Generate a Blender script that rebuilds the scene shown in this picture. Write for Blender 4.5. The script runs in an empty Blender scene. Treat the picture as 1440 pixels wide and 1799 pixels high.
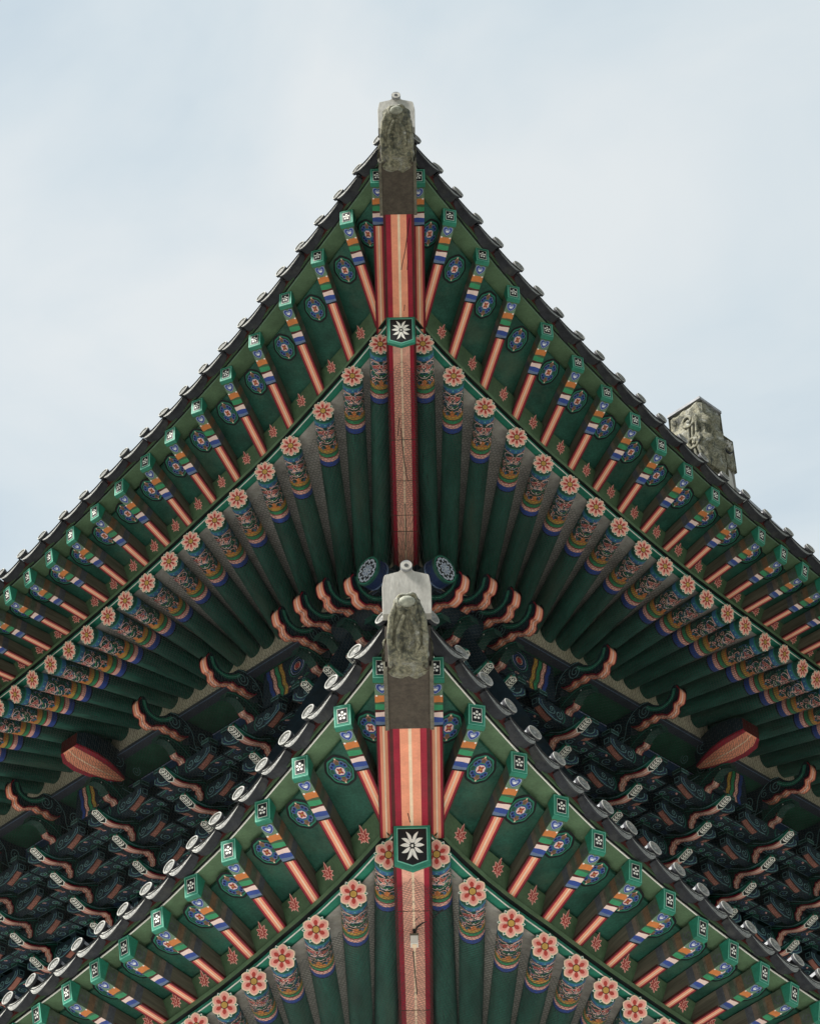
import bpy, math, random
from mathutils import Vector, Matrix, noise
import numpy as np

random.seed(7)
R2 = math.sqrt(2.0)
sc = bpy.context.scene
COL = sc.collection

# ------------------------------------------------------------------ camera
CAM = Vector((0.0, 0.0, 1.6))
TH, ROLL, YAW, FPX = math.radians(38.5), math.radians(1.35), math.radians(0.16), 4000.0
fwd = Vector((math.sin(YAW)*math.cos(TH), math.cos(YAW)*math.cos(TH), math.sin(TH)))
rt = fwd.cross(Vector((0, 0, 1))).normalized(); up = rt.cross(fwd)
c_, s_ = math.cos(-ROLL), math.sin(-ROLL)
rt, up = rt*c_ + up*s_, up*c_ - rt*s_
cam_data = bpy.data.cameras.new("camera")
cam = bpy.data.objects.new("camera", cam_data); COL.objects.link(cam)
cam.matrix_world = Matrix(((rt.x, up.x, -fwd.x, CAM.x), (rt.y, up.y, -fwd.y, CAM.y),
                           (rt.z, up.z, -fwd.z, CAM.z), (0, 0, 0, 1)))
cam_data.sensor_fit = 'HORIZONTAL'; cam_data.sensor_width = 36.0
cam_data.lens = 36.0*FPX/1440.0
cam_data.clip_start = 0.1; cam_data.clip_end = 6000.0
sc.camera = cam

# ------------------------------------------------------------------ world, sun, exposure
SUN_EL, SUN_AZ = math.radians(48), math.radians(250)   # azimuth clockwise from +Y: to the left of the camera
world = bpy.data.worlds.new("World"); sc.world = world; world.use_nodes = True
nt = world.node_tree; N = nt.nodes; Lk = nt.links
bg = N["Background"]; bg.inputs["Strength"].default_value = 0.06
sky = N.new("ShaderNodeTexSky"); sky.sky_type = 'NISHITA'; sky.sun_disc = False
sky.sun_elevation = SUN_EL; sky.sun_rotation = SUN_AZ
sky.air_density = 1.0; sky.dust_density = 2.0; sky.ozone_density = 1.0
tc = N.new("ShaderNodeTexCoord")
mp = N.new("ShaderNodeMapping"); mp.inputs["Scale"].default_value = (4.0, 4.0, 6.5); mp.inputs["Location"].default_value = (2.3, 1.1, 0.4)
nz = N.new("ShaderNodeTexNoise"); nz.inputs["Scale"].default_value = 1.1; nz.inputs["Detail"].default_value = 6.0; nz.inputs["Roughness"].default_value = 0.5; nz.inputs["Distortion"].default_value = 0.35   # soft overcast
ramp = N.new("ShaderNodeValToRGB"); e = ramp.color_ramp.elements
e[0].position = 0.34; e[0].color = (0.64, 0.765, 0.84, 1)
e[1].position = 0.66; e[1].color = (0.955, 0.995, 0.98, 1)
q = e.new(0.5); q.color = (0.81, 0.90, 0.925, 1)
vm = N.new("ShaderNodeVectorMath"); vm.operation = 'SCALE'; vm.inputs[3].default_value = 2.22
mix = N.new("ShaderNodeMix"); mix.data_type = 'RGBA'; mix.inputs["Factor"].default_value = 0.91
Lk.new(tc.outputs["Generated"], mp.inputs["Vector"]); Lk.new(mp.outputs["Vector"], nz.inputs["Vector"])
Lk.new(nz.outputs["Fac"], ramp.inputs["Fac"]); Lk.new(ramp.outputs["Color"], vm.inputs[0])
Lk.new(sky.outputs["Color"], mix.inputs["A"]); Lk.new(vm.outputs[0], mix.inputs["B"]); Lk.new(mix.outputs["Result"], bg.inputs["Color"])

sun_d = bpy.data.lights.new("sun", 'SUN'); sun_d.energy = 1.5; sun_d.angle = math.radians(14); sun_d.color = (1.0, 0.97, 0.92)
sun = bpy.data.objects.new("sun", sun_d); COL.objects.link(sun)
sdir = Vector((math.sin(SUN_AZ)*math.cos(SUN_EL), math.cos(SUN_AZ)*math.cos(SUN_EL), math.sin(SUN_EL)))
sun.rotation_euler = sdir.to_track_quat('Z', 'Y').to_euler()
sun.location = (0, 0, 40)

sc.view_settings.view_transform = 'Standard'; sc.view_settings.look = 'None'
sc.view_settings.gamma = 1.0; sc.view_settings.use_curve_mapping = False
sc.view_settings.exposure = 2.66
sc.render.engine = 'CYCLES'
sc.cycles.max_bounces = 8; sc.cycles.diffuse_bounces = 5

# ------------------------------------------------------------------ materials
MATS = {}
def paint(name, col, rough=0.62, var=0.22, scale=7.0, grime=0.18, grime_col=(0.10, 0.09, 0.07), bump=0.25, fine=60.0, stretch=(1, 1, 1), cracks=0.0):
    m = bpy.data.materials.new(name); m.use_nodes = True
    n = m.node_tree.nodes; l = m.node_tree.links
    b = n["Principled BSDF"]; b.inputs["Roughness"].default_value = rough
    b.inputs["Specular IOR Level"].default_value = 0.3
    t = n.new("ShaderNodeTexCoord"); oi = n.new("ShaderNodeObjectInfo")
    ad = n.new("ShaderNodeVectorMath"); ad.operation = 'ADD'
    ml = n.new("ShaderNodeVectorMath"); ml.operation = 'SCALE'; ml.inputs[3].default_value = 37.0
    cb = n.new("ShaderNodeCombineXYZ")
    l.new(oi.outputs["Random"], cb.inputs[0]); l.new(oi.outputs["Random"], cb.inputs[2])
    l.new(cb.outputs[0], ml.inputs[0])
    st = n.new("ShaderNodeVectorMath"); st.operation = 'MULTIPLY'; st.inputs[1].default_value = stretch
    l.new(t.outputs["Object"], st.inputs[0]); l.new(st.outputs[0], ad.inputs[0]); l.new(ml.outputs[0], ad.inputs[1])
    n1 = n.new("ShaderNodeTexNoise"); n1.inputs["Scale"].default_value = scale; n1.inputs["Detail"].default_value = 6.0; n1.inputs["Roughness"].default_value = 0.62
    n2 = n.new("ShaderNodeTexNoise"); n2.inputs["Scale"].default_value = fine; n2.inputs["Detail"].default_value = 3.0
    n3 = n.new("ShaderNodeTexNoise"); n3.inputs["Scale"].default_value = scale*0.45; n3.inputs["Detail"].default_value = 7.0; n3.inputs["Roughness"].default_value = 0.7
    for q in (n1, n2, n3): l.new(ad.outputs[0], q.inputs["Vector"])
    mr = n.new("ShaderNodeMapRange"); mr.inputs["From Min"].default_value = 0.3; mr.inputs["From Max"].default_value = 0.7
    mr.inputs["To Min"].default_value = 1-var; mr.inputs["To Max"].default_value = 1+var
    l.new(n1.outputs["Fac"], mr.inputs["Value"])
    mr2 = n.new("ShaderNodeMapRange"); mr2.inputs["From Min"].default_value = 0.3; mr2.inputs["From Max"].default_value = 0.7
    mr2.inputs["To Min"].default_value = 1-var*0.5; mr2.inputs["To Max"].default_value = 1+var*0.5
    l.new(n2.outputs["Fac"], mr2.inputs["Value"])
    mm = n.new("ShaderNodeMath"); mm.operation = 'MULTIPLY'; l.new(mr.outputs[0], mm.inputs[0]); l.new(mr2.outputs[0], mm.inputs[1])
    sv = n.new("ShaderNodeVectorMath"); sv.operation = 'SCALE'; sv.inputs[0].default_value = col; l.new(mm.outputs[0], sv.inputs[3])
    gm = n.new("ShaderNodeMapRange"); gm.inputs["From Min"].default_value = 0.5; gm.inputs["From Max"].default_value = 0.72
    gm.inputs["To Max"].default_value = grime; l.new(n3.outputs["Fac"], gm.inputs["Value"])
    mx = n.new("ShaderNodeMix"); mx.data_type = 'RGBA'; mx.inputs["B"].default_value = (*grime_col, 1)
    l.new(gm.outputs[0], mx.inputs["Factor"]); l.new(sv.outputs[0], mx.inputs["A"]); l.new(mx.outputs["Result"], b.inputs["Base Color"])
    if cracks:
        # drying checks: long thin dark lines along the grain
        cm = n.new("ShaderNodeVectorMath"); cm.operation = 'MULTIPLY'; cm.inputs[1].default_value = (1, 1, 0.055)
        ca = n.new("ShaderNodeVectorMath"); ca.operation = 'ADD'
        l.new(t.outputs["Object"], cm.inputs[0]); l.new(cm.outputs[0], ca.inputs[0]); l.new(ml.outputs[0], ca.inputs[1])
        cn = n.new("ShaderNodeTexNoise"); cn.inputs["Scale"].default_value = 16; cn.inputs["Detail"].default_value = 2.0
        l.new(ca.outputs[0], cn.inputs["Vector"])
        c1 = n.new("ShaderNodeMath"); c1.operation = 'SUBTRACT'; c1.inputs[1].default_value = 0.5; l.new(cn.outputs["Fac"], c1.inputs[0])
        c2 = n.new("ShaderNodeMath"); c2.operation = 'ABSOLUTE'; l.new(c1.outputs[0], c2.inputs[0])
        c3 = n.new("ShaderNodeMapRange"); c3.inputs["From Min"].default_value = 0.002; c3.inputs["From Max"].default_value = 0.010; c3.inputs["To Min"].default_value = cracks; c3.inputs["To Max"].default_value = 0.0
        l.new(c2.outputs[0], c3.inputs["Value"])
        c4 = n.new("ShaderNodeMath"); c4.operation = 'MULTIPLY'; l.new(c3.outputs[0], c4.inputs[0])
        c5 = n.new("ShaderNodeMapRange"); c5.inputs["From Min"].default_value = 0.52; c5.inputs["From Max"].default_value = 0.6; l.new(n1.outputs["Fac"], c5.inputs["Value"]); l.new(c5.outputs[0], c4.inputs[1])
        m2 = n.new("ShaderNodeMix"); m2.data_type = 'RGBA'; m2.inputs["B"].default_value = (0.012, 0.012, 0.010, 1)
        l.new(c4.outputs[0], m2.inputs["Factor"]); l.new(mx.outputs["Result"], m2.inputs["A"]); l.new(m2.outputs["Result"], b.inputs["Base Color"])
    if bump:
        bp = n.new("ShaderNodeBump"); bp.inputs["Strength"].default_value = bump; bp.inputs["Distance"].default_value = 0.004
        l.new(n2.outputs["Fac"], bp.inputs["Height"]); l.new(bp.outputs[0], b.inputs["Normal"])
    MATS[name] = m
    return m

ST = (1, 1, 0.18)        # grain runs along the local Z (the axis of a rafter)
paint('dark_green', (0.018, 0.080, 0.058), var=0.42, scale=9, grime=0.75, grime_col=(0.062, 0.095, 0.066), stretch=ST, cracks=0.9)
paint('soffit_green', (0.015, 0.076, 0.051), var=0.42, scale=4, grime=0.7, grime_col=(0.078, 0.118, 0.072), cracks=0.0)
paint('olive_green', (0.095, 0.160, 0.085), var=0.22, scale=5, grime=0.3, grime_col=(0.07, 0.10, 0.05))
paint('moss_green', (0.055, 0.10, 0.05), var=0.25, scale=6)
paint('teal', (0.022, 0.185, 0.118), var=0.18, scale=12)
paint('teal_light', (0.16, 0.46, 0.34), var=0.15)
paint('leaf_green', (0.035, 0.25, 0.11), var=0.18, scale=12)
paint('pale_green', (0.135, 0.225, 0.145), var=0.15, scale=12)
paint('white', (0.80, 0.78, 0.71), var=0.08, grime=0.2, grime_col=(0.4, 0.36, 0.28))
paint('cream', (0.80, 0.60, 0.42), var=0.1)
paint('salmon', (0.78, 0.305, 0.185), var=0.12, scale=6, grime=0.25, grime_col=(0.45, 0.20, 0.12), stretch=ST)
paint('salmon_beak', (0.62, 0.32, 0.24), var=0.2, scale=12, grime=0.4, grime_col=(0.2, 0.1, 0.07))
paint('salmon_dull', (0.40, 0.165, 0.12), var=0.25, scale=12, grime=0.4, grime_col=(0.15, 0.08, 0.06))
paint('salmon_worn', (0.74, 0.37, 0.275), var=0.2, scale=9, grime=0.6, grime_col=(0.45, 0.29, 0.23), cracks=0.7)
paint('pink', (0.76, 0.40, 0.33), var=0.12)
paint('flower_pink', (0.80, 0.345, 0.27), var=0.14, scale=20)
paint('petal_pink', (0.76, 0.31, 0.25), var=0.14, scale=20)
paint('pale_pink', (0.80, 0.60, 0.54), var=0.08)
paint('red', (0.42, 0.045, 0.035), var=0.15)
paint('dark_red', (0.29, 0.013, 0.032), var=0.18, stretch=ST)
paint('maroon', (0.075, 0.012, 0.012), var=0.25)
paint('lotus_red', (0.36, 0.055, 0.045), var=0.2)
paint('orange', (0.56, 0.185, 0.050), var=0.15)
paint('ochre', (0.46, 0.27, 0.060), var=0.18)
paint('blue', (0.030, 0.065, 0.27), var=0.18)
paint('mid_blue', (0.045, 0.14, 0.27), var=0.18)
paint('pale_petal', (0.46, 0.49, 0.56), var=0.1)
paint('lavender', (0.30, 0.34, 0.52), var=0.12)
paint('slate_blue', (0.12, 0.17, 0.27), var=0.15)
paint('black', (0.006, 0.007, 0.008), var=0.1, grime=0.1, grime_col=(0.03, 0.03, 0.03))
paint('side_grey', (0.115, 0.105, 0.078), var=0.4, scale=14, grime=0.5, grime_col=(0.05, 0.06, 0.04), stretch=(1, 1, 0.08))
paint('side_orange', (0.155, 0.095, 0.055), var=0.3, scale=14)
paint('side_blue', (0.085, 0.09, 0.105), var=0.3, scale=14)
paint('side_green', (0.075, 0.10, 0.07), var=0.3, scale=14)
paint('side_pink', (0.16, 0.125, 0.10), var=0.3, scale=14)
paint('plaster_grey', (0.38, 0.36, 0.32), var=0.2, scale=10, grime=0.35, rough=0.9)
paint('plaster_beige', (0.50, 0.45, 0.35), var=0.14, scale=8, rough=0.9, grime=0.3, grime_col=(0.25, 0.2, 0.14))
paint('wood_brown', (0.060, 0.048, 0.036), var=0.3, scale=20, rough=0.75)
paint('board_red', (0.070, 0.013, 0.012), var=0.35, scale=14, rough=0.85)
paint('moss_dark', (0.026, 0.105, 0.060), var=0.3, scale=5)
paint('rail_grey', (0.050, 0.056, 0.075), var=0.2)
paint('bracket_navy', (0.011, 0.024, 0.036), var=0.3, scale=9)
paint('bracket_green', (0.012, 0.052, 0.039), var=0.3, scale=9)
paint('bracket_line', (0.15, 0.29, 0.30), var=0.2)
paint('navy_ring', (0.012, 0.026, 0.08))
paint('bracket_blue', (0.030, 0.065, 0.15), var=0.25)
paint('line_teal', (0.035, 0.24, 0.16), var=0.2)
paint('tile_grey', (0.25, 0.255, 0.265), var=0.25, scale=9, rough=0.7, grime=0.4, grime_col=(0.07, 0.07, 0.07), bump=0.5)
paint('tile_dark', (0.030, 0.032, 0.038), var=0.3, scale=10, rough=0.75, grime=0.5, grime_col=(0.10, 0.10, 0.085), bump=0.5)
paint('tile_face', (0.31, 0.305, 0.28), var=0.22, scale=22, rough=0.75, grime=0.5, grime_col=(0.16, 0.16, 0.13), bump=0.5)
paint('tile_relief', (0.17, 0.17, 0.16), var=0.25, scale=22, rough=0.8)
paint('stone_pale', (0.25, 0.255, 0.205), var=0.35, scale=18, rough=0.85, grime=0.5, grime_col=(0.1, 0.1, 0.08), bump=0.6)
paint('clay_grey', (0.38, 0.365, 0.33), var=0.2, scale=8, rough=0.85, grime=0.45, grime_col=(0.16, 0.145, 0.12), bump=0.5, stretch=(1, 1, 0.4))
paint('wire', (0.045, 0.05, 0.05), rough=0.45, var=0.1, bump=0)
paint('unseen_dark_ground', (0.075, 0.08, 0.05), var=0.3, scale=0.3, rough=0.95)  # dark surround colour, chosen to cut bounce light
paint('cable', (0.02, 0.02, 0.02), bump=0)
paint('lamp_white', (0.75, 0.75, 0.70), var=0.05, rough=0.4)
paint('soot', (0.035, 0.033, 0.03), var=0.3, scale=25)

def lichen_mat():
    m = bpy.data.materials.new('lichen_clay'); m.use_nodes = True
    n = m.node_tree.nodes; l = m.node_tree.links; b = n["Principled BSDF"]; b.inputs["Roughness"].default_value = 0.8
    t = n.new("ShaderNodeTexCoord")
    a = n.new("ShaderNodeTexNoise"); a.inputs["Scale"].default_value = 9; a.inputs["Detail"].default_value = 8; a.inputs["Roughness"].default_value = 0.65; a.inputs["Distortion"].default_value = 1.2
    v = n.new("ShaderNodeTexNoise"); v.inputs["Scale"].default_value = 42; v.inputs["Detail"].default_value = 6; v.inputs["Roughness"].default_value = 0.7
    l.new(t.outputs["Object"], a.inputs["Vector"]); l.new(t.outputs["Object"], v.inputs["Vector"])
    r = n.new("ShaderNodeValToRGB"); e = r.color_ramp.elements
    e[0].position = 0.33; e[0].color = (0.035, 0.038, 0.035, 1)
    e[1].position = 0.72; e[1].color = (0.46, 0.455, 0.40, 1)
    for p, c in ((0.43, (0.10, 0.10, 0.07, 1)), (0.51, (0.22, 0.205, 0.135, 1)), (0.60, (0.18, 0.18, 0.145, 1))):
        q = e.new(p); q.color = c
    l.new(a.outputs["Fac"], r.inputs["Fac"])
    mx = n.new("ShaderNodeMix"); mx.data_type = 'RGBA'; mx.blend_type = 'MULTIPLY'; mx.inputs["Factor"].default_value = 0.75
    mr = n.new("ShaderNodeMapRange"); mr.inputs["From Min"].default_value = 0.38; mr.inputs["From Max"].default_value = 0.6; mr.inputs["To Min"].default_value = 0.35; mr.inputs["To Max"].default_value = 1.25
    l.new(v.outputs["Fac"], mr.inputs["Value"]); l.new(r.outputs["Color"], mx.inputs["A"]); l.new(mr.outputs[0], mx.inputs["B"])
    l.new(mx.outputs["Result"], b.inputs["Base Color"])
    bp = n.new("ShaderNodeBump"); bp.inputs["Strength"].default_value = 0.9; bp.inputs["Distance"].default_value = 0.012
    l.new(v.outputs["Fac"], bp.inputs["Height"]); l.new(bp.outputs[0], b.inputs["Normal"])
    MATS['lichen_clay'] = m
lichen_mat()

def ground_mat():
    m = bpy.data.materials.new('granite_paving'); m.use_nodes = True
    n = m.node_tree.nodes; l = m.node_tree.links; b = n["Principled BSDF"]; b.inputs["Roughness"].default_value = 0.85
    t = n.new("ShaderNodeTexCoord"); br = n.new("ShaderNodeTexBrick"); br.inputs["Scale"].default_value = 1.0
    br.inputs["Brick Width"].default_value = 0.9; br.inputs["Row Height"].default_value = 0.6; br.inputs["Mortar Size"].default_value = 0.012
    br.inputs["Color1"].default_value = (0.46, 0.45, 0.43, 1); br.inputs["Color2"].default_value = (0.42, 0.415, 0.40, 1); br.inputs["Mortar"].default_value = (0.2, 0.19, 0.17, 1)
    l.new(t.outputs["Object"], br.inputs["Vector"]); l.new(br.outputs["Color"], b.inputs["Base Color"])
    MATS['granite_paving'] = m
ground_mat()

# ------------------------------------------------------------------ mesh helpers
class MB:
    def __init__(s): s.v = []; s.f = []; s.m = []; s.names = []
    def mi(s, n):
        if n not in s.names: s.names.append(n)
        return s.names.index(n)
    def poly(s, pts, mat):
        k = len(s.v); s.v.extend([tuple(p) for p in pts]); s.f.append(tuple(range(k, k+len(pts)))); s.m.append(s.mi(mat))
    def grid(s, rows, mat, closed=False):
        """rows: list of equally long point lists; mat: name or f(i, j)"""
        k = len(s.v); w = len(rows[0])
        for r in rows: s.v.extend([tuple(p) for p in r])
        for i in range(len(rows)-1):
            for j in range(w if closed else w-1):
                j2 = (j+1) % w
                s.f.append((k+i*w+j, k+i*w+j2, k+(i+1)*w+j2, k+(i+1)*w+j))
                s.m.append(s.mi(mat(i, j) if callable(mat) else mat))
    def box(s, x0, x1, y0, y1, z0, z1, mat, T=None):
        P = [(x, y, z) for z in (z0, z1) for y in (y0, y1) for x in (x0, x1)]
        if T: P = [T(p) for p in P]
        k = len(s.v); s.v.extend([tuple(p) for p in P])
        for f, nm in (((0, 2, 3, 1), 'd'), ((4, 5, 7, 6), 'u'), ((0, 1, 5, 4), 'f'), ((2, 6, 7, 3), 'b'), ((0, 4, 6, 2), 'l'), ((1, 3, 7, 5), 'r')):
            s.f.append(tuple(k+i for i in f)); s.m.append(s.mi(mat if isinstance(mat, str) else mat.get(nm, mat['*'])))
    def ribbon(s, pts, w, T, mat, off=0.0, closed=False):
        """flat stroke along 2D points"""
        n = len(pts); Lp = []; Rp = []
        for i, p in enumerate(pts):
            if closed: a, b = pts[(i-1) % n], pts[(i+1) % n]
            else: a, b = pts[max(i-1, 0)], pts[min(i+1, n-1)]
            dx, dy = b[0]-a[0], b[1]-a[1]; d = math.hypot(dx, dy) or 1
            nx, ny = -dy/d*w/2, dx/d*w/2
            Lp.append(T(p[0]+nx, p[1]+ny, off)); Rp.append(T(p[0]-nx, p[1]-ny, off))
        if closed: Lp.append(Lp[0]); Rp.append(Rp[0])
        s.grid([Lp, Rp], mat)
    def flat(s, pts, T, mat, off=0.0): s.poly([T(p[0], p[1], off) for p in pts], mat)
    def disc(s, c, r, T, mat, off=0.0, n=12, ry=None): s.flat([(c[0]+r*math.cos(2*math.pi*i/n), c[1]+(ry or r)*math.sin(2*math.pi*i/n)) for i in range(n)], T, mat, off)
    def tube(s, pts, r, mat, n=8, caps=True):
        pts = [Vector(p) for p in pts]; rows = []
        for i, p in enumerate(pts):
            d = (pts[min(i+1, len(pts)-1)]-pts[max(i-1, 0)]).normalized()
            x = d.orthogonal().normalized() if i == 0 else (px - d*px.dot(d)).normalized()
            px = x; y = d.cross(x); rr = r[i] if isinstance(r, (list, tuple)) else r
            rows.append([p + (x*math.cos(2*math.pi*k/n)+y*math.sin(2*math.pi*k/n))*rr for k in range(n)])
        s.grid(rows, mat, closed=True)
        if caps: s.poly(rows[0][::-1], mat); s.poly(rows[-1], mat)
    def mesh(s, name, smooth=False):
        me = bpy.data.meshes.new(name); me.from_pydata(s.v, [], s.f)
        for n in s.names: me.materials.append(MATS[n])
        me.polygons.foreach_set("material_index", s.m)
        if smooth: me.polygons.foreach_set("use_smooth", [True]*len(s.f))
        me.update(); return me

WM = {}
def link(name, data, parent=None, M=None):
    o = bpy.data.objects.new(name, data); COL.objects.link(o)
    M = M or Matrix.Identity(4)
    if parent:
        o.parent = parent; o.matrix_parent_inverse = Matrix.Identity(4)
        o.matrix_basis = WM[parent.name].inverted() @ M
    else: o.matrix_basis = M
    WM[o.name] = M
    return o
def thing(name, label, cat, loc=(0, 0, 0), group=None, M=None):
    o = link(name, None, None, M or Matrix.Translation(loc)); o.empty_display_size = 0.1
    o["label"] = label; o["category"] = cat
    if group: o["group"] = group
    return o
def frame(o, x, y, z): return Matrix(((x.x, y.x, z.x, o.x), (x.y, y.y, z.y, o.y), (x.z, y.z, z.z, o.z), (0, 0, 0, 1)))
def axis_frame(o, z):
    """local Z along z (outward), X level, Y up"""
    z = z.normalized(); x = Vector((0, 0, 1)).cross(z).normalized(); return frame(o, x, z.cross(x), z)
def smoothpts(pts, n=6, closed=False):
    """Catmull-Rom through 2D/3D points"""
    P = [Vector((*p, 0)[:3]) if len(p) == 2 else Vector(p) for p in pts]; out = []; m = len(P)
    rng = range(m if closed else m-1)
    for i in rng:
        a, b, c, d = (P[(i-1) % m], P[i], P[(i+1) % m], P[(i+2) % m]) if closed else (P[max(i-1, 0)], P[i], P[i+1], P[min(i+2, m-1)])
        for k in range(n):
            t = k/n
            q = 0.5*((2*b)+(c-a)*t+(2*a-5*b+4*c-d)*t*t+(3*b-a-3*c+d)*t**3)
            out.append((q.x, q.y))
    if not closed: out.append((P[-1].x, P[-1].y))
    return out
def teardrop(cx, cy, ang, l, w, n=7, pin=0.0, bend=0.0):
    """petal from (cx,cy) outward"""
    pts = []
    for side in (1, -1):
        rr = range(n+1) if side == 1 else range(n-1, 0, -1)
        for i in rr:
            t = i/n; ww = w*0.5*math.sin(math.pi*t**0.8)**0.9 + pin*(1-t)
            x = l*t; y = side*ww + bend*math.sin(math.pi*t)*l
            pts.append((cx+x*math.cos(ang)-y*math.sin(ang), cy+x*math.sin(ang)+y*math.cos(ang)))
    return pts
def spiral(cx, cy, r, turns, a0, n=22, sgn=1):
    return [(cx+r*(1-0.85*i/n)*math.cos(a0+sgn*turns*2*math.pi*i/n), cy+r*(1-0.85*i/n)*math.sin(a0+sgn*turns*2*math.pi*i/n)) for i in range(n+1)]

# ------------------------------------------------------------------ shared painted pieces
def flower_mesh(k, r):
    mb = MB(); T = lambda u, v, o=0: (u, v, o)
    ph = math.pi/2
    mb.disc((0, 0), r*1.0, T, 'dark_green', 0.002, 24)
    for i in range(k):
        a = ph+2*math.pi*(i+0.5)/k
        mb.flat(teardrop(0, 0, a, r*1.09, r*0.62), T, 'white', 0.0035); mb.flat(teardrop(0, 0, a, r*1.02, r*0.47), T, 'teal', 0.0045)
    for i in range(k):
        a = ph+2*math.pi*i/k; w = 2*r*0.66*math.tan(math.pi/k)
        def pet(x0, l, w, z, mat):
            pts = [(x0, 0.0)]
            for j in range(1, 12):
                t = j/12; q = math.sin(math.pi*t**1.35)**0.72
                pts.append((x0+(l-x0)*t, 0.5*w*q))
            pts.append((l, 0.0)); pts = pts+[(x, -y) for x, y in pts[-2:0:-1]]
            mb.flat([(x*math.cos(a)-y*math.sin(a), x*math.sin(a)+y*math.cos(a)) for x, y in pts], T, mat, z)
        zz = 0.0055 + 0.0004*(i % 2)
        pet(r*0.05, r*1.10, w*1.08, zz, 'cream'); pet(r*0.16, r*1.01, w*0.86, zz+0.0010, 'pink'); pet(r*0.2, r*0.92, w*(0.60 if k == 8 else 0.66), zz+0.0019, 'flower_pink' if k == 8 else 'petal_pink')
        pet(r*0.22, r*0.74, w*0.40, zz+0.0028, 'red')
    mb.disc((0, 0), r*0.31, T, 'maroon', 0.0096, 16); mb.disc((0, 0), r*0.245, T, 'ochre', 0.0106, 14)
    return mb.mesh('end_flower')
R_RAFT = 0.09
FLOWER8, FLOWER6 = flower_mesh(8, R_RAFT), flower_mesh(6, R_RAFT)

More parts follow.
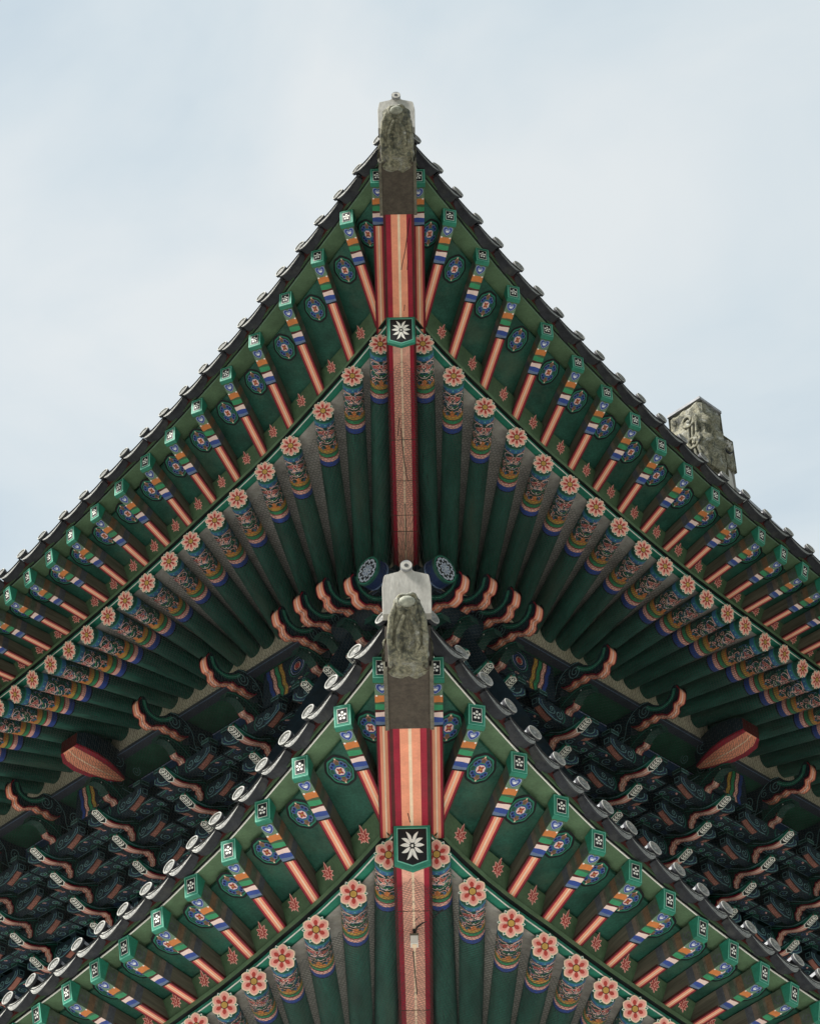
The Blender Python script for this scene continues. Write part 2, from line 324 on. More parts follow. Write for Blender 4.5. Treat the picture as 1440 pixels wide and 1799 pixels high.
def lotus_pattern_mesh(seed):
    """painted lotus and scrolls wrapped round the underside of a rafter end"""
    mb = MB(); r0 = R_RAFT; rnd = random.Random(seed); jit = lambda k=0.004: rnd.uniform(-k, k)
    def T(u, v, o=0):       # u arc length from the bottom line, v inward
        th = u/r0; return ((r0+0.0012+o)*math.sin(th), -(r0+0.0012+o)*math.cos(th), -v*1.26)
    def pet(u, v, a, l, w, line='pale_pink', fill='red', bend=0.0):
        u += jit(); v += jit(); a += jit(0.12); l *= 0.82+jit(0.1); w *= 0.85
        mb.flat(teardrop(u, v, a, l, w, 6, bend=bend), T, line, 0.0008); mb.flat(teardrop(u+0.004*math.cos(a), v+0.004*math.sin(a), a, l-0.011, w-0.011, 6, bend=bend), T, fill, 0.0016)
    for sg in (1, -1):
        for (u, v, a, l, w) in ((0.0, 0.135, 0.35, 0.085, 0.026), (0.0, 0.155, 0.05, 0.105, 0.028), (0.0, 0.172, -0.25, 0.10, 0.028), (0.0, 0.125, 0.8, 0.06, 0.026)):
            pet(sg*(u+0.012), v, a if sg > 0 else math.pi-a, l, w, 'pink', rnd.choice(['dark_red', 'lotus_red', 'lotus_red']))
        pet(sg*0.006, 0.175, math.pi/2-sg*1.05, 0.05, 0.03, 'pale_pink', 'petal_pink')
        for (u, v, r, a0) in ((0.075, 0.225, 0.026, 0), (0.125, 0.17, 0.022, 2), (0.12, 0.275, 0.022, 4), (0.115, 0.115, 0.02, 1)):
            mb.ribbon(spiral(sg*u, v, r, 1.3, a0, 12, sg), 0.0055, T, rnd.choice(['mid_blue', 'pale_green', 'teal', 'pink']), 0.0012)
        pet(sg*0.062, 0.255, math.pi/2-sg*0.5, 0.045, 0.03, 'pale_pink', 'red'); pet(sg*0.062, 0.262, -math.pi/2+sg*2.2, 0.045, 0.024, 'pale_pink', 'red')
        mb.ribbon(smoothpts([(sg*0.005, 0.215), (sg*0.035, 0.205), (sg*0.075, 0.17), (sg*0.1, 0.12)], 4), 0.006, T, 'mid_blue', 0.001)
        mb.ribbon(smoothpts([(0, 0.255), (sg*0.03, 0.25), (sg*0.055, 0.235)], 4), 0.006, T, 'pale_pink', 0.001)
        mb.ribbon(smoothpts([(0, 0.235), (sg*0.03, 0.228), (sg*0.06, 0.21), (sg*0.09, 0.17)], 4), 0.007, T, 'leaf_green', 0.001)
    for sg in (1, -1):
        for (pts, w, m) in (([(0.012, 0.118), (0.04, 0.105), (0.075, 0.11), (0.10, 0.135), (0.09, 0.155)], 0.006, 'pale_pink'), ([(0.0, 0.195), (0.03, 0.20), (0.06, 0.195), (0.08, 0.18)], 0.007, 'pale_pink'),
                            ([(0.01, 0.285), (0.035, 0.275), (0.055, 0.285), (0.06, 0.30)], 0.006, 'pink'), ([(0.085, 0.20), (0.105, 0.215), (0.10, 0.245), (0.08, 0.25)], 0.006, 'pink'),
                            ([(0.10, 0.295), (0.12, 0.255), (0.145, 0.25), (0.15, 0.22)], 0.006, 'teal'), ([(0.135, 0.12), (0.15, 0.16), (0.14, 0.2)], 0.006, 'mid_blue'), ([(0.02, 0.10), (0.06, 0.095), (0.11, 0.098)], 0.006, 'pink')):
            mb.ribbon(smoothpts([(sg*u, v) for u, v in pts], 4), w, T, m, 0.002)
        pet(sg*0.03, 0.205, math.pi/2-sg*1.2, 0.04, 0.022, 'pale_pink', 'lotus_red'); pet(sg*0.09, 0.29, math.pi/2+sg*0.6, 0.035, 0.022, 'pale_pink', 'petal_pink')
    for q in range(46):      # fine scroll strokes filling the ground
        u, v = rnd.uniform(-0.15, 0.15), rnd.uniform(0.105, 0.30); a = rnd.uniform(0, 6.28); l = rnd.uniform(0.012, 0.028)
        mb.ribbon(smoothpts([(u, v), (u+l*math.cos(a), v+l*math.sin(a)), (u+l*math.cos(a)+0.6*l*math.cos(a+1.6), v+l*math.sin(a)+0.6*l*math.sin(a+1.6))], 3), 0.0042, T, rnd.choice(['pink', 'pale_pink', 'mid_blue', 'teal', 'lavender', 'pale_green']), 0.0026)
    pet(0, 0.125, math.pi/2, 0.055, 0.036, 'pale_pink', 'lotus_red')
    mb.disc((0, 0.238), 0.006, T, 'white', 0.003, 8); 
    mb.flat(teardrop(0, 0.268, math.pi/2, 0.06, 0.042, 6), T, 'orange', 0.0008)
    for sg in (1, -1): mb.flat(teardrop(sg*0.05, 0.30, math.pi/2, 0.03, 0.024, 5), T, 'mid_blue', 0.0008)
    for i in range(9): mb.disc((-0.1+0.025*i, 0.072+0.006*((i % 2))), 0.006, T, 'blue' if i % 2 else 'teal_light', 0.001, 6)
    return mb.mesh('lotus_pattern')
LOTUS_PATS = [lotus_pattern_mesh(k) for k in range(5)]

RBS = 1.26
TILT = math.radians(22)
RB = [(0.0, 'dark_green'), (0.045, 'teal'), (0.055, 'mid_blue'), (0.095, 'bracket_green'), (0.316, 'orange'), (0.332, 'ochre'), (0.362, 'moss_green'), (0.375, 'leaf_green'),
      (0.405, 'dark_red'), (0.415, 'pink'), (0.452, 'blue'), (0.462, 'blue'), (0.50, 'black'), (0.512, None)]
def rafter_mesh(length, r_foot):
    mb = MB(); n = 22
    zs = [(RB[i][0]*RBS, RB[i][1]) for i in range(len(RB)-1)] + [(RB[-1][0]*RBS, 'dark_green'), (0.70, 'dark_green'), (length*0.6, 'dark_green'), (length, None)]
    rows = []
    for i, (z, m) in enumerate(zs):
        t = max(0, (z-0.70)/(length-0.70)); r = R_RAFT*(1-t)+r_foot*t
        sl = math.tan(TILT)*max(0, 1-z/0.055)
        rows.append([(r*math.cos(2*math.pi*k/n), r*math.sin(2*math.pi*k/n), -z+r*math.sin(2*math.pi*k/n)*sl) for k in range(n)])
    mb.grid(rows, lambda i, j: zs[i][1], closed=True)
    mb.poly(rows[0], 'dark_green'); mb.poly(rows[-1][::-1], 'dark_green')
    me = mb.mesh('rafter'); me.polygons.foreach_set("use_smooth", [len(p.vertices) == 4 for p in me.polygons])
    return me

BW, BH = 0.094, 0.135
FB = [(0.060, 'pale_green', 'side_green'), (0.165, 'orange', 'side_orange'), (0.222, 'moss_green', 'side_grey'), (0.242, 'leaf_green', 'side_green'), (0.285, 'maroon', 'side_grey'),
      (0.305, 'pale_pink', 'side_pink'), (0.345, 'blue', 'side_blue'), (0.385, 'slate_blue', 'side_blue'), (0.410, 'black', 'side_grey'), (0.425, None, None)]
def flying_mesh(length):
    mb = MB(); w = BW/2; y0 = -BH/2; nu = 8
    def T(u, v, o=0): return (u, y0-0.0008-o, -v)
    wob = lambda u, k: 0.0028*math.sin(u/w*2.4+k*1.9)
    us = [-w+2*w*i/nu for i in range(nu+1)]
    for i in range(len(FB)-1):
        z0, m, ms = FB[i]; z1 = FB[i+1][0]
        A = [(u, y0, -(z0+(wob(u, i) if i else 0))) for u in us]; B = [(u, y0, -(z1+(wob(u, i+1) if i < len(FB)-2 else 0))) for u in us]
        mb.grid([A, B], m)
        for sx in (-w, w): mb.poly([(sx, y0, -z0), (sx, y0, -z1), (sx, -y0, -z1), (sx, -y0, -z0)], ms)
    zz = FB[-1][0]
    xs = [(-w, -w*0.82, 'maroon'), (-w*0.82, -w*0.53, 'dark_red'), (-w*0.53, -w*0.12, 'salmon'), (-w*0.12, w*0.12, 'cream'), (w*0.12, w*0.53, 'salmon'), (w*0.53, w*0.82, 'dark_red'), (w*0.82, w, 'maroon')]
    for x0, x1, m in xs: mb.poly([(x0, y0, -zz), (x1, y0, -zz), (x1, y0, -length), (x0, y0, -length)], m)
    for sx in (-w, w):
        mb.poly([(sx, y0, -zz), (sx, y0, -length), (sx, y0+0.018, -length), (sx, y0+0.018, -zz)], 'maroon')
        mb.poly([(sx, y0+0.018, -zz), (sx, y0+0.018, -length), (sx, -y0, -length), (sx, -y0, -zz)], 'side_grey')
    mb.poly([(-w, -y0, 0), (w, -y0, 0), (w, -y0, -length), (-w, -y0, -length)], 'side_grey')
    # cloud motif under the cap
    cx, cz = 0.0, 0.108
    def cloud(sx, sy, mat, o):
        pts = [(-1, 0.55), (-0.98, 0.1), (-0.75, -0.35), (-0.35, -0.75), (0, -0.95), (0.35, -0.75), (0.75, -0.35), (0.98, 0.1), (1, 0.55), (0.7, 0.85), (0.3, 0.75), (0, 0.45), (-0.3, 0.75), (-0.7, 0.85)]
        mb.flat([(cx+x*sx, cz-y*sy) for x, y in smoothpts(pts, 3, True)], T, mat, o)
    cloud(w*0.93, 0.050, 'moss_green', 0.0002); cloud(w*0.85, 0.045, 'lavender', 0.0008); cloud(w*0.74, 0.039, 'blue', 0.0014); cloud(w*0.45, 0.022, 'lavender', 0.002)
    mb.disc((cx, cz+0.005), w*0.30, T, 'white', 0.0027, 8, 0.007)
    for sx in (-1, 1): mb.disc((sx*w*0.78, 0.168), 0.008, T, 'white', 0.001, 6)
    # little side swirl
    for sx in (-1, 1):
        S = lambda u, v, o=0, sx=sx: (sx*(w+0.0008+o), u, -v)
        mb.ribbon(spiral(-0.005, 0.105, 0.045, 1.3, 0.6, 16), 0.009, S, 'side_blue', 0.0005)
    return mb.mesh('flying_rafter')
def end_cap_mesh():
    mb = MB(); w, h, d = 0.058, 0.072, 0.060
    k = math.tan(TILT); F = lambda x, y, z=0.0: (x, y, z+y*k+0.004)
    fr = [F(-w, -h), F(w, -h), F(w, h), F(-w, h)]; bk = [(-w, -h, -d), (w, -h, -d), (w, h, -d), (-w, h, -d)]
    mb.poly(fr, 'teal'); mb.poly(bk[::-1], 'teal')
    for i in range(4): mb.poly([fr[i], fr[(i+1) % 4], bk[(i+1) % 4], bk[i]], 'teal')
    mb.box(-w*0.93, w*0.93, -h*0.96, h*0.96, -d-0.012, -d, 'moss_green')
    T = lambda u, v, o=0: (u, v*math.cos(TILT)-(o+0.001)*math.sin(TILT), 0.004+v*math.sin(TILT)+(o+0.001)*math.cos(TILT))
    q = lambda s, t: [(-s, -t), (s, -t), (s, t), (-s, t)]
    mb.ribbon([(-w*0.9, -h*0.98), (w*0.9, -h*0.98), (w*0.9, h*0.98), (-w*0.9, h*0.98)], 0.006, T, 'teal_light', 0.0002, closed=True)
    mb.flat(q(w*0.595, h*0.70), T, 'white', 0.0006); mb.flat(q(w*0.55, h*0.66), T, 'black', 0.0014)
    mb.disc((0, 0), 0.0075, T, 'white', 0.0022, 10)
    for i in range(5):
        a = math.pi/2+2*math.pi*i/5; mb.disc((0.0195*math.cos(a), 0.023*math.sin(a)), 0.0088, T, 'white', 0.0022, 10)
    return mb.mesh('end_cap')
CAPM = end_cap_mesh()

def roundel_mesh():
    mb = MB(); rx, ry = 0.104, 0.138
    T = lambda u, v, o=0: (u, v, o)
    def sc_(k, amp, n=48, lob=8): return [(rx*k*(1+amp*math.cos(lob*2*math.pi*i/n))*math.cos(2*math.pi*i/n), ry*k*(1+amp*math.cos(lob*2*math.pi*i/n))*math.sin(2*math.pi*i/n)) for i in range(n)]
    mb.flat(sc_(1.0, 0.02), T, 'black', 0.001); mb.flat(sc_(0.85, 0.03), T, 'teal', 0.002); mb.flat(sc_(0.76, 0.03), T, 'bracket_green', 0.003)
    E = lambda u, v, o=0: (u*rx, v*ry, o)
    for i in range(8):
        a = 2*math.pi*i/8+math.pi/2
        col, rim = (('side_orange', 'salmon_dull'), ('blue', 'slate_blue'), ('dark_green', 'teal'), ('blue', 'slate_blue'))[i % 4]
        for d in ((0,) if i % 2 == 0 else (-0.2, 0.2)):
            c = (0.50*math.cos(a+d), 0.50*math.sin(a+d)); k = 0.205 if i % 2 == 0 else 0.185; z = 0.0036+0.0004*(i % 2)+(0.0003 if d > 0 else 0)
            mb.disc(c, k, E, rim, z, 10); mb.disc(c, k-0.055, E, col, z+0.0012, 10)
            if i % 2: mb.disc((0.54*math.cos(a+d), 0.54*math.sin(a+d)), 0.065, E, 'black', z+0.002, 6)
    mb.disc((0, 0), 0.40, E, 'leaf_green', 0.0056, 14); mb.disc((0, 0), 0.36, E, 'blue', 0.0061, 14)
    E = lambda u, v, o=0: (u*rx, v*ry, o)
    mb.flat([(0.29, 0.12), (0.13, 0.25), (-0.13, 0.25), (-0.29, 0.12), (-0.29, -0.12), (-0.13, -0.25), (0.13, -0.25), (0.29, -0.12)], E, 'pale_pink', 0.0068)
    for i in range(4): mb.flat(teardrop(0, 0, math.pi/4+i*math.pi/2, 0.26, 0.17, 5), E, 'lotus_red', 0.0078)
    mb.disc((0, 0), 0.07, E, 'ochre', 0.0088, 8)
    for sg in (1, -1): mb.disc((0, sg*0.76), 0.06, E, 'cream', 0.0045, 8)
    return mb.mesh('roundel')
ROUNDEL = roundel_mesh()
def lotus_mesh():
    mb = MB(); T = lambda u, v, o=0: (u, v, o)
    for k, (a, l, w) in enumerate(((90, 0.085, 0.03), (140, 0.062, 0.03), (40, 0.062, 0.03), (180, 0.06, 0.026), (0, 0.06, 0.026), (215, 0.058, 0.026), (-35, 0.058, 0.026), (250, 0.045, 0.024), (290, 0.062, 0.026))):
        a = math.radians(a); o = 0.001+0.0002*k
        mb.flat(teardrop(0, 0, a, l, w, 6), T, 'pink', o); mb.flat(teardrop(0.006*math.cos(a), 0.006*math.sin(a), a, l-0.016, w-0.012, 6), T, 'lotus_red', o+0.0022)
    mb.flat(teardrop(0, -0.018, math.pi/2, 0.045, 0.03, 6), T, 'pink', 0.0055); mb.flat(teardrop(0, -0.011, math.pi/2, 0.03, 0.018, 6), T, 'lotus_red', 0.0065)
    return mb.mesh('lotus')
LOTUS = lotus_mesh()

def emblem_mesh():
    mb = MB(); w, h = 0.118, 0.165
    pent = lambda k, dk=0: [(-w*k, h*k), (w*k, h*k), (w*k, -h*k*0.78+dk), (0, -h*k-0.01*k), (-w*k, -h*k*0.78+dk)]
    T = lambda u, v, o=0: (u, v, o)
    P = pent(1.0)
    mb.flat(P, T, 'teal', 0.0); mb.flat(P, T, 'wood_brown', -0.03)
    for i in range(5):
        a, b = P[i], P[(i+1) % 5]; mb.poly([(a[0], a[1], 0), (b[0], b[1], 0), (b[0], b[1], -0.03), (a[0], a[1], -0.03)], 'teal')
    mb.flat(pent(0.84), T, 'teal_light', 0.0012); mb.flat(pent(0.79), T, 'black', 0.0022)
    e = lambda u, v, o=0: (u*w*0.79, v*h*0.79+0.004, o)
    for a, l, b in ((62, 0.88, 0.10), (118, 0.88, -0.10), (30, 0.82, 0.10), (150, 0.82, -0.10), (2, 0.80, 0.04), (178, 0.80, -0.04), (-28, 0.80, -0.08), (208, 0.80, 0.08), (-64, 0.86, -0.12), (244, 0.86, 0.12)):
        a = math.radians(a); mb.flat(teardrop(0.16*math.cos(a), 0.16*math.sin(a), a, l-0.12, 0.22, 8, bend=b), e, 'white', 0.0034)
    for v in (0.0, 0.27, -0.27): mb.disc((0, v), 0.085, e, 'white', 0.0044, 10, 0.085 if v == 0 else 0.11)
    return mb.mesh('emblem_plate')
EMBLEM = emblem_mesh()

# tiles: local X along the eave, Y up, Z outward (down the slope)
def eave_tile_mesh():
    mb = MB(); r, n, L = 0.054, 12, 0.42
    arc = [math.pi*i/n for i in range(n+1)]
    mb.grid([[(r*math.cos(a), r*math.sin(a), z) for a in arc] for z in (-L, 0)], 'tile_grey')
    mb.grid([[((r-0.016)*math.cos(a), (r-0.016)*math.sin(a), z) for a in arc] for z in (-L, 0)], 'tile_dark')
    T = lambda u, v, o=0: (u*0.72, v*0.72, o)
    k = 20; R = 0.059
    ring = lambda rr, z: [(rr*math.cos(2*math.pi*i/k), rr*math.sin(2*math.pi*i/k)+0.0, z) for i in range(k)]
    mb.grid([ring(R, -0.012), ring(R, 0.010), ring(R*0.97, 0.014), ring(R*0.80, 0.014), ring(R*0.77, 0.004)], lambda i, j: 'tile_dark' if i == 0 else 'tile_face', closed=True)
    mb.poly(ring(R*0.77, 0.004), 'tile_face'); mb.poly(ring(R, -0.012)[::-1], 'tile_dark')
    for i in range(7):
        a = 2*math.pi*i/7; mb.flat(teardrop(0.012*math.cos(a), 0.012*math.sin(a), a, 0.044, 0.026, 5), T, 'tile_relief', 0.0075)
    mb.ribbon([(0.068*math.cos(2*math.pi*i/18), 0.068*math.sin(2*math.pi*i/18)) for i in range(18)], 0.004, T, 'tile_relief', 0.0145, closed=True)
    mb.disc((0, 0), 0.012, T, 'tile_face', 0.011, 8)
    me = mb.mesh('eave_tile'); return me
def drip_tile_mesh(half):
    mb = MB(); n = 10; L = 0.115
    sag = lambda x: -0.042*(1-(x/half)**2)
    xs = [-half+2*half*i/n for i in range(n+1)]
    top = [[(x, sag(x)+0.012, z) for x in xs] for z in (-L, 0.02)]; bot = [[(x, sag(x)-0.012, z) for x in xs] for z in (-L, 0.02)]
    mb.grid(top, 'tile_dark'); mb.grid(bot, 'tile_dark')
    # hanging face plate, leaning a little outward at its foot
    dep = lambda x: 0.020+0.055*max(0, 1-(abs(x)/half)**1.7)
    f0 = [(x, sag(x)+0.012, 0.012) for x in xs]; f1 = [(x, sag(x)-dep(x), 0.012+0.04*dep(x)) for x in xs]
    b0 = [(x, sag(x)+0.012, 0.0) for x in xs]; b1 = [(x, sag(x)-dep(x), 0.04*dep(x)) for x in xs]
    mb.grid([f0, f1], 'tile_face'); mb.grid([f1, b1], 'tile_dark'); mb.grid([b1, b0], 'tile_dark'); mb.grid([b0, f0], 'tile_grey')
    T = lambda x, t, o=0: (x, sag(x)+0.012-(0.012+dep(x))*t, 0.0125+0.04*(0.012+dep(x))*t+o)
    mb.ribbon([(x*0.86, 0.86) for x in xs], 0.10, T, 'tile_relief', 0.002)
    for sg in (1, -1):
        mb.ribbon([(sg*(0.02+0.065*i/8), 0.5+0.22*math.sin(i*0.9)) for i in range(9)], 0.012, T, 'tile_relief', 0.002)
    mb.disc((0, 0.5), 0.012, T, 'tile_relief', 0.002, 8, 0.16)
    return mb.mesh('drip_tile')

# ------------------------------------------------------------------ the two eaves
BRC, BRM, LR = 2.1, 1.45, 6.0
BFC, BFM = 3.1, 2.2
def Br(a): return BRM+(BRC-BRM)*min(max(1-(a+BRC)/LR, 0), 1.2)**2
def Bf(a): return BFM+(BFC-BFM)*min(max(1-(a+BFC)/LR, 0), 1.2)**2
UP_R = ([-2.15, -1.77, -1.32, -0.84, 0.07, 0.88, 1.62, 2.32, 2.95, 3.55, 4.14, 4.40, 5.5, 9.0], [14.90, 14.87, 14.83, 14.81, 14.75, 14.735, 14.685, 14.64, 14.60, 14.56, 14.50, 14.475, 14.40, 14.33])
UP_C = ([-3.3, -2.76, -2.26, -1.74, -1.22, -0.7, -0.21, 0.25, 0.7, 1.11, 1.54, 1.93, 2.3, 2.65, 2.98, 3.3, 4.2, 5.2, 9.0], [15.46, 15.465, 15.468, 15.45, 15.41, 15.364, 15.324, 15.29, 15.242, 15.20, 15.16, 15.10, 15.06, 15.0, 14.952, 14.90, 14.77, 14.68, 14.6])
LO_R = ([-2.15, -1.82, -1.37, -0.94, -0.52, -0.14, 0.235, 0.594, 1.6, 2.4, 3.5, 7.0], [9.18, 9.136, 9.06, 9.022, 9.005, 8.975, 8.95, 8.935, 8.89, 8.85, 8.78, 8.62])
LO_C = ([-3.3, -2.76, -2.25, -1.72, -1.21, -0.76, -0.29, 0.14, 0.57, 0.97, 1.34, 1.73, 2.6, 3.6, 7.0], [9.73, 9.696, 9.633, 9.568, 9.502, 9.436, 9.40, 9.352, 9.316, 9.29, 9.26, 9.237, 9.17, 9.10, 8.95])
TIERS = {
 'upper': dict(y=17.05, R=UP_R, C=UP_C, foot=14.69, purlin=14.45,
   ao=[-1.77, -1.32, -.84, -.357, .073, .5, .884, 1.27, 1.625, 1.97, 2.32, 2.62, 2.95, 3.24, 3.55, 3.855, 4.137, 4.395, 4.68, 4.96, 5.24, 5.52]+[5.80+0.29*i for i in range(9)],
   ai=[.33, .56, .80, 1.03, 1.27, 1.5, 1.74, 1.968, 2.181, 2.396, 2.585, 2.793, 2.978, 3.2, 3.454, 3.712, 3.973, 4.261, 4.543, 4.832, 5.113, 5.416]+[5.71+0.295*i for i in range(9)],
   ac=[-2.76, -2.26, -1.74, -1.22, -.7, -.21, .25, .7, 1.11, 1.54, 1.93, 2.3, 2.65, 2.98, 3.3, 3.6, 3.9, 4.2, 4.5, 4.8, 5.09, 5.36]+[5.64+0.29*i for i in range(9)],
   at=[-2.92]+[-2.56+0.327*i for i in range(33)], amax=7.9),
 'lower': dict(y=15.82, R=LO_R, C=LO_C, foot=9.22, purlin=9.0,
   ao=[-1.82, -1.37, -.94, -.52, -.14, .235, .594, .97, 1.33, 1.68, 2.02, 2.36, 2.70, 3.03, 3.36, 3.69]+[4.0+0.31*i for i in range(6)],
   ai=[.33, .58, .84, 1.10, 1.36, 1.62, 1.87, 2.12, 2.36, 2.60, 2.84, 3.08, 3.34, 3.62, 3.90, 4.18]+[4.46+0.30*i for i in range(6)],
   ac=[-2.76, -2.25, -1.72, -1.21, -.76, -.29, .14, .57, .97, 1.34, 1.73, 2.08, 2.42, 2.75, 3.08, 3.40]+[3.72+0.31*i for i in range(6)],
   at=[-2.92]+[-2.56+0.305*i for i in range(27)], amax=5.4),
}
class Side:
    def __init__(s, sgn, y):
        s.s = sgn; s.O = Vector((0, y, 0)); s.ua = Vector((sgn, 1, 0))/R2; s.ub = Vector((sgn, -1, 0))/R2
    def P(s, a, b, z): return s.O + s.ua*a + s.ub*b + Vector((0, 0, z))

def sweep(mb, S, prof, base_b, base_z, a_list, mats, mitre=True):
    """profile [(db,dz)...] closed, swept along the eave curve; mats per profile edge"""
    rows = []
    for i, a in enumerate(a_list):
        row = []
        for db, dz in prof:
            aa = a
            if i == 0 and mitre:
                for _ in range(30): aa = -(base_b(aa)+db)
            row.append(S.P(aa, base_b(aa)+db, base_z(aa)+dz))
        rows.append(row)
    mb.grid(rows, lambda i, j: mats[j % len(mats)], closed=True)
    mb.poly(rows[-1], mats[0])

CAP_UP = 0.078
def build_roof(key, label):
    D = TIERS[key]; y0 = D['y']
    zr = lambda a: float(np.interp(a, *D['R'])); zc = lambda a: float(np.interp(a, *D['C']))
    zr_, zc_ = zr, zc
    root = thing(key+'_roof', label, 'roof', (0, y0, D['foot']))
    off = Matrix.Translation(WM[root.name].translation); inv = off.inverted()
    loc = lambda me_mb: me_mb
    flower = FLOWER8 if key == 'upper' else FLOWER6
    def wpart(name, mb, smooth=False):
        me = mb.mesh(name, smooth); me.transform(inv); return link(name, me, root, off)
    for sgn in (-1, 1):
        S = Side(sgn, y0); n = len(D['ao'])
        # the old roof is not quite even: one side has settled, and both wave a little
        warp = lambda a, sgn=sgn: sgn*0.0075*(a+2.0)+0.010*math.sin(1.7*a+1.3*sgn)*min(1, max(0, a+2.5))
        zr = lambda a, w=warp: zr_(a)+w(a); zc = lambda a, w=warp: zc_(a)+w(a)
        # round rafters
        for i in range(n):
            aj = D['ao'][i]+(random.uniform(-.02, .02) if i else 0); po = S.P(aj, Br(aj)+random.uniform(-.012, .008), zr(aj)+random.uniform(-.008, .008)); pi = S.P(D['ai'][i], 0, D['foot'])
            ax = po-pi; L = ax.length
            if i+1 < n: sp = abs(D['ai'][i+1]-D['ai'][i])
            perp = abs((S.ua - ax.normalized()*S.ua.dot(ax.normalized())).length)*sp
            M = axis_frame(po, ax)
            ro = link('rafter', rafter_mesh(L+0.22, min(R_RAFT*0.98, perp*0.52)), root, M)
            Mf = M @ Matrix.Rotation(TILT, 4, 'X') @ Matrix.Rotation(random.uniform(-.12, .12), 4, 'Z')
            link('end_flower', flower, ro, Mf @ Matrix.Translation((0, 0, 0.001)))
            link('lotus_pattern', random.choice(LOTUS_PATS), ro, M @ Matrix.Rotation(random.uniform(-.12, .12), 4, 'Z'))
        # flying rafters
        tops = []
        for i in range(len(D['ac'])):
            a = D['ac'][i]+(random.uniform(-.016, .016) if i else 0); pc = S.P(a, Bf(a)+random.uniform(-.008, .004), zc(a)+random.uniform(-.004, .004))
            if i == 0: 
                af = D['ao'][0]-0.02; bf = -af+0.235; pf = S.P(af, bf, zr(D['ao'][0])+0.20)
            else: af = D['ao'][i-1]; bf = Br(af)-0.03; pf = S.P(af, bf, zr(af)+0.235)
            ax = pc-pf; L = ax.length; M = axis_frame(pc, ax)
            fr = link('flying_rafter', flying_mesh(L+0.05), root, M)
            link('end_cap', CAPM, fr, M @ Matrix.Translation((0, 0, 0)))
            upv = M.to_3x3() @ Vector((0, 1, 0))
            tops.append((pc, pf, upv))
        # soffit boards, filler boards
        for i in range(len(tops)-1):
            (c0, f0, u0), (c1, f1, u1) = tops[i], tops[i+1]
            t0 = 0.17/(0.5*((c0-f0).length+(c1-f1).length))
            mb = MB(); lo = []; hi = []
            for k in range(5):
                t = t0+(1.06-t0)*k/4
                A = c0.lerp(f0, t)+u0*CAP_UP; B = c1.lerp(f1, t)+u1*CAP_UP
                d = (B-A).normalized()*0.003; A = A+d; B = B-d
                lo.append([A.lerp(B, q/2) for q in range(3)]); hi.append([p+Vector((0, 0, 0.025)) for p in lo[-1]])
            mb.grid(lo, 'soffit_green'); mb.grid(hi, 'soffit_green')
            mb.grid([lo[0], hi[0]], 'soffit_green'); mb.grid([lo[-1], hi[-1]], 'soffit_green')
            mb.grid([[r[0] for r in lo], [r[0] for r in hi]], 'soffit_green'); mb.grid([[r[-1] for r in lo], [r[-1] for r in hi]], 'soffit_green')
            sb = wpart('soffit_board', mb)
            # roundel
            t = 0.34 if i else 0.31
            A = c0.lerp(f0, t)+u0*CAP_UP; B = c1.lerp(f1, t)+u1*CAP_UP; ctr = A.lerp(B, 0.5)
            din = ((c0-f0).normalized()+(c1-f1).normalized()).normalized(); lat = (B-A).normalized()
            nrm = lat.cross(din).normalized()
            if nrm.z > 0: nrm = -nrm
            yv = din; xv = yv.cross(nrm).normalized(); yv = nrm.cross(xv)
            link('roundel', ROUNDEL, sb, frame(ctr+nrm*0.004, xv, yv, nrm))
            # filler board on the rafter ends
            A = f0+u0*(-0.09); B = f1+u1*(-0.09)
            if i == 0: A = f0.lerp(f1, 0.15)+u0*(-0.09)
            ob = -S.ub*0.0
            mb = MB(); q = [A+ob, B+ob, B+Vector((0, 0, 0.172))+S.ub*0.10, A+Vector((0, 0, 0.172))+S.ub*0.10]
            qb = [p-S.ub*0.02 for p in q]
            mb.poly(q, 'moss_green'); mb.poly(qb, 'moss_green')
            for k in range(4): mb.poly([q[k], q[(k+1) % 4], qb[(k+1) % 4], qb[k]], 'moss_green')
            fbd = wpart('filler_board', mb)
            ctr = (q[0]+q[1]+q[2]+q[3])/4; xv = (B-A).normalized(); yv0 = (q[3]-q[0]).normalized(); nv = xv.cross(yv0).normalized()
            if nv.dot(S.ub) < 0: nv = -nv
            xv = yv0.cross(nv).normalized()
            if i > 0: link('lotus', LOTUS, fbd, frame(ctr+nv*0.003+yv0*0.035, xv, yv0, nv))
        # long eave members
        al = [-2.2]+[-2.0+0.25*i for i in range(int((D['amax']+2.0)/0.25)+1)]
        mb = MB(); sweep(mb, S, [(-0.10, 0.086), (0.005, 0.086), (0.005, 0.128), (-0.10, 0.128)], Br, zr, al, ['teal', 'teal', 'teal', 'teal']); wpart('rafter_batten', mb)
        mb = MB(); sweep(mb, S, [(0.006, 0.088), (0.011, 0.088), (0.011, 0.096), (0.006, 0.096)], Br, zr, al, ['white']); wpart('white_edging', mb)
        mb = MB(); sweep(mb, S, [(-0.07, 0.130), (0.035, 0.136), (0.035, 0.176), (-0.07, 0.176)], Br, zr, al, ['black', 'olive_green', 'olive_green', 'olive_green']); wpart('eave_rail', mb)
        # plaster between the rafters
        mb = MB(); rows = []
        for i in range(n): rows.append([S.P(D['ao'][i], Br(D['ao'][i])-0.05, zr(D['ao'][i])+0.072).lerp(S.P(D['ai'][i], -0.2, D['foot']+0.075), k/6) for k in range(7)])
        a0 = D['ao'][0]; rows.insert(0, [S.P(a0-0.14, Br(a0-0.14)-0.05, zr(a0)+0.072).lerp(S.P(0.2, -0.2, D['foot']+0.075), k/6) for k in range(7)])
        mb.grid(rows, 'plaster_grey'); mb.grid([[p+Vector((0, 0, 0.03)) for p in r] for r in rows], 'plaster_grey'); wpart('plaster_infill', mb)
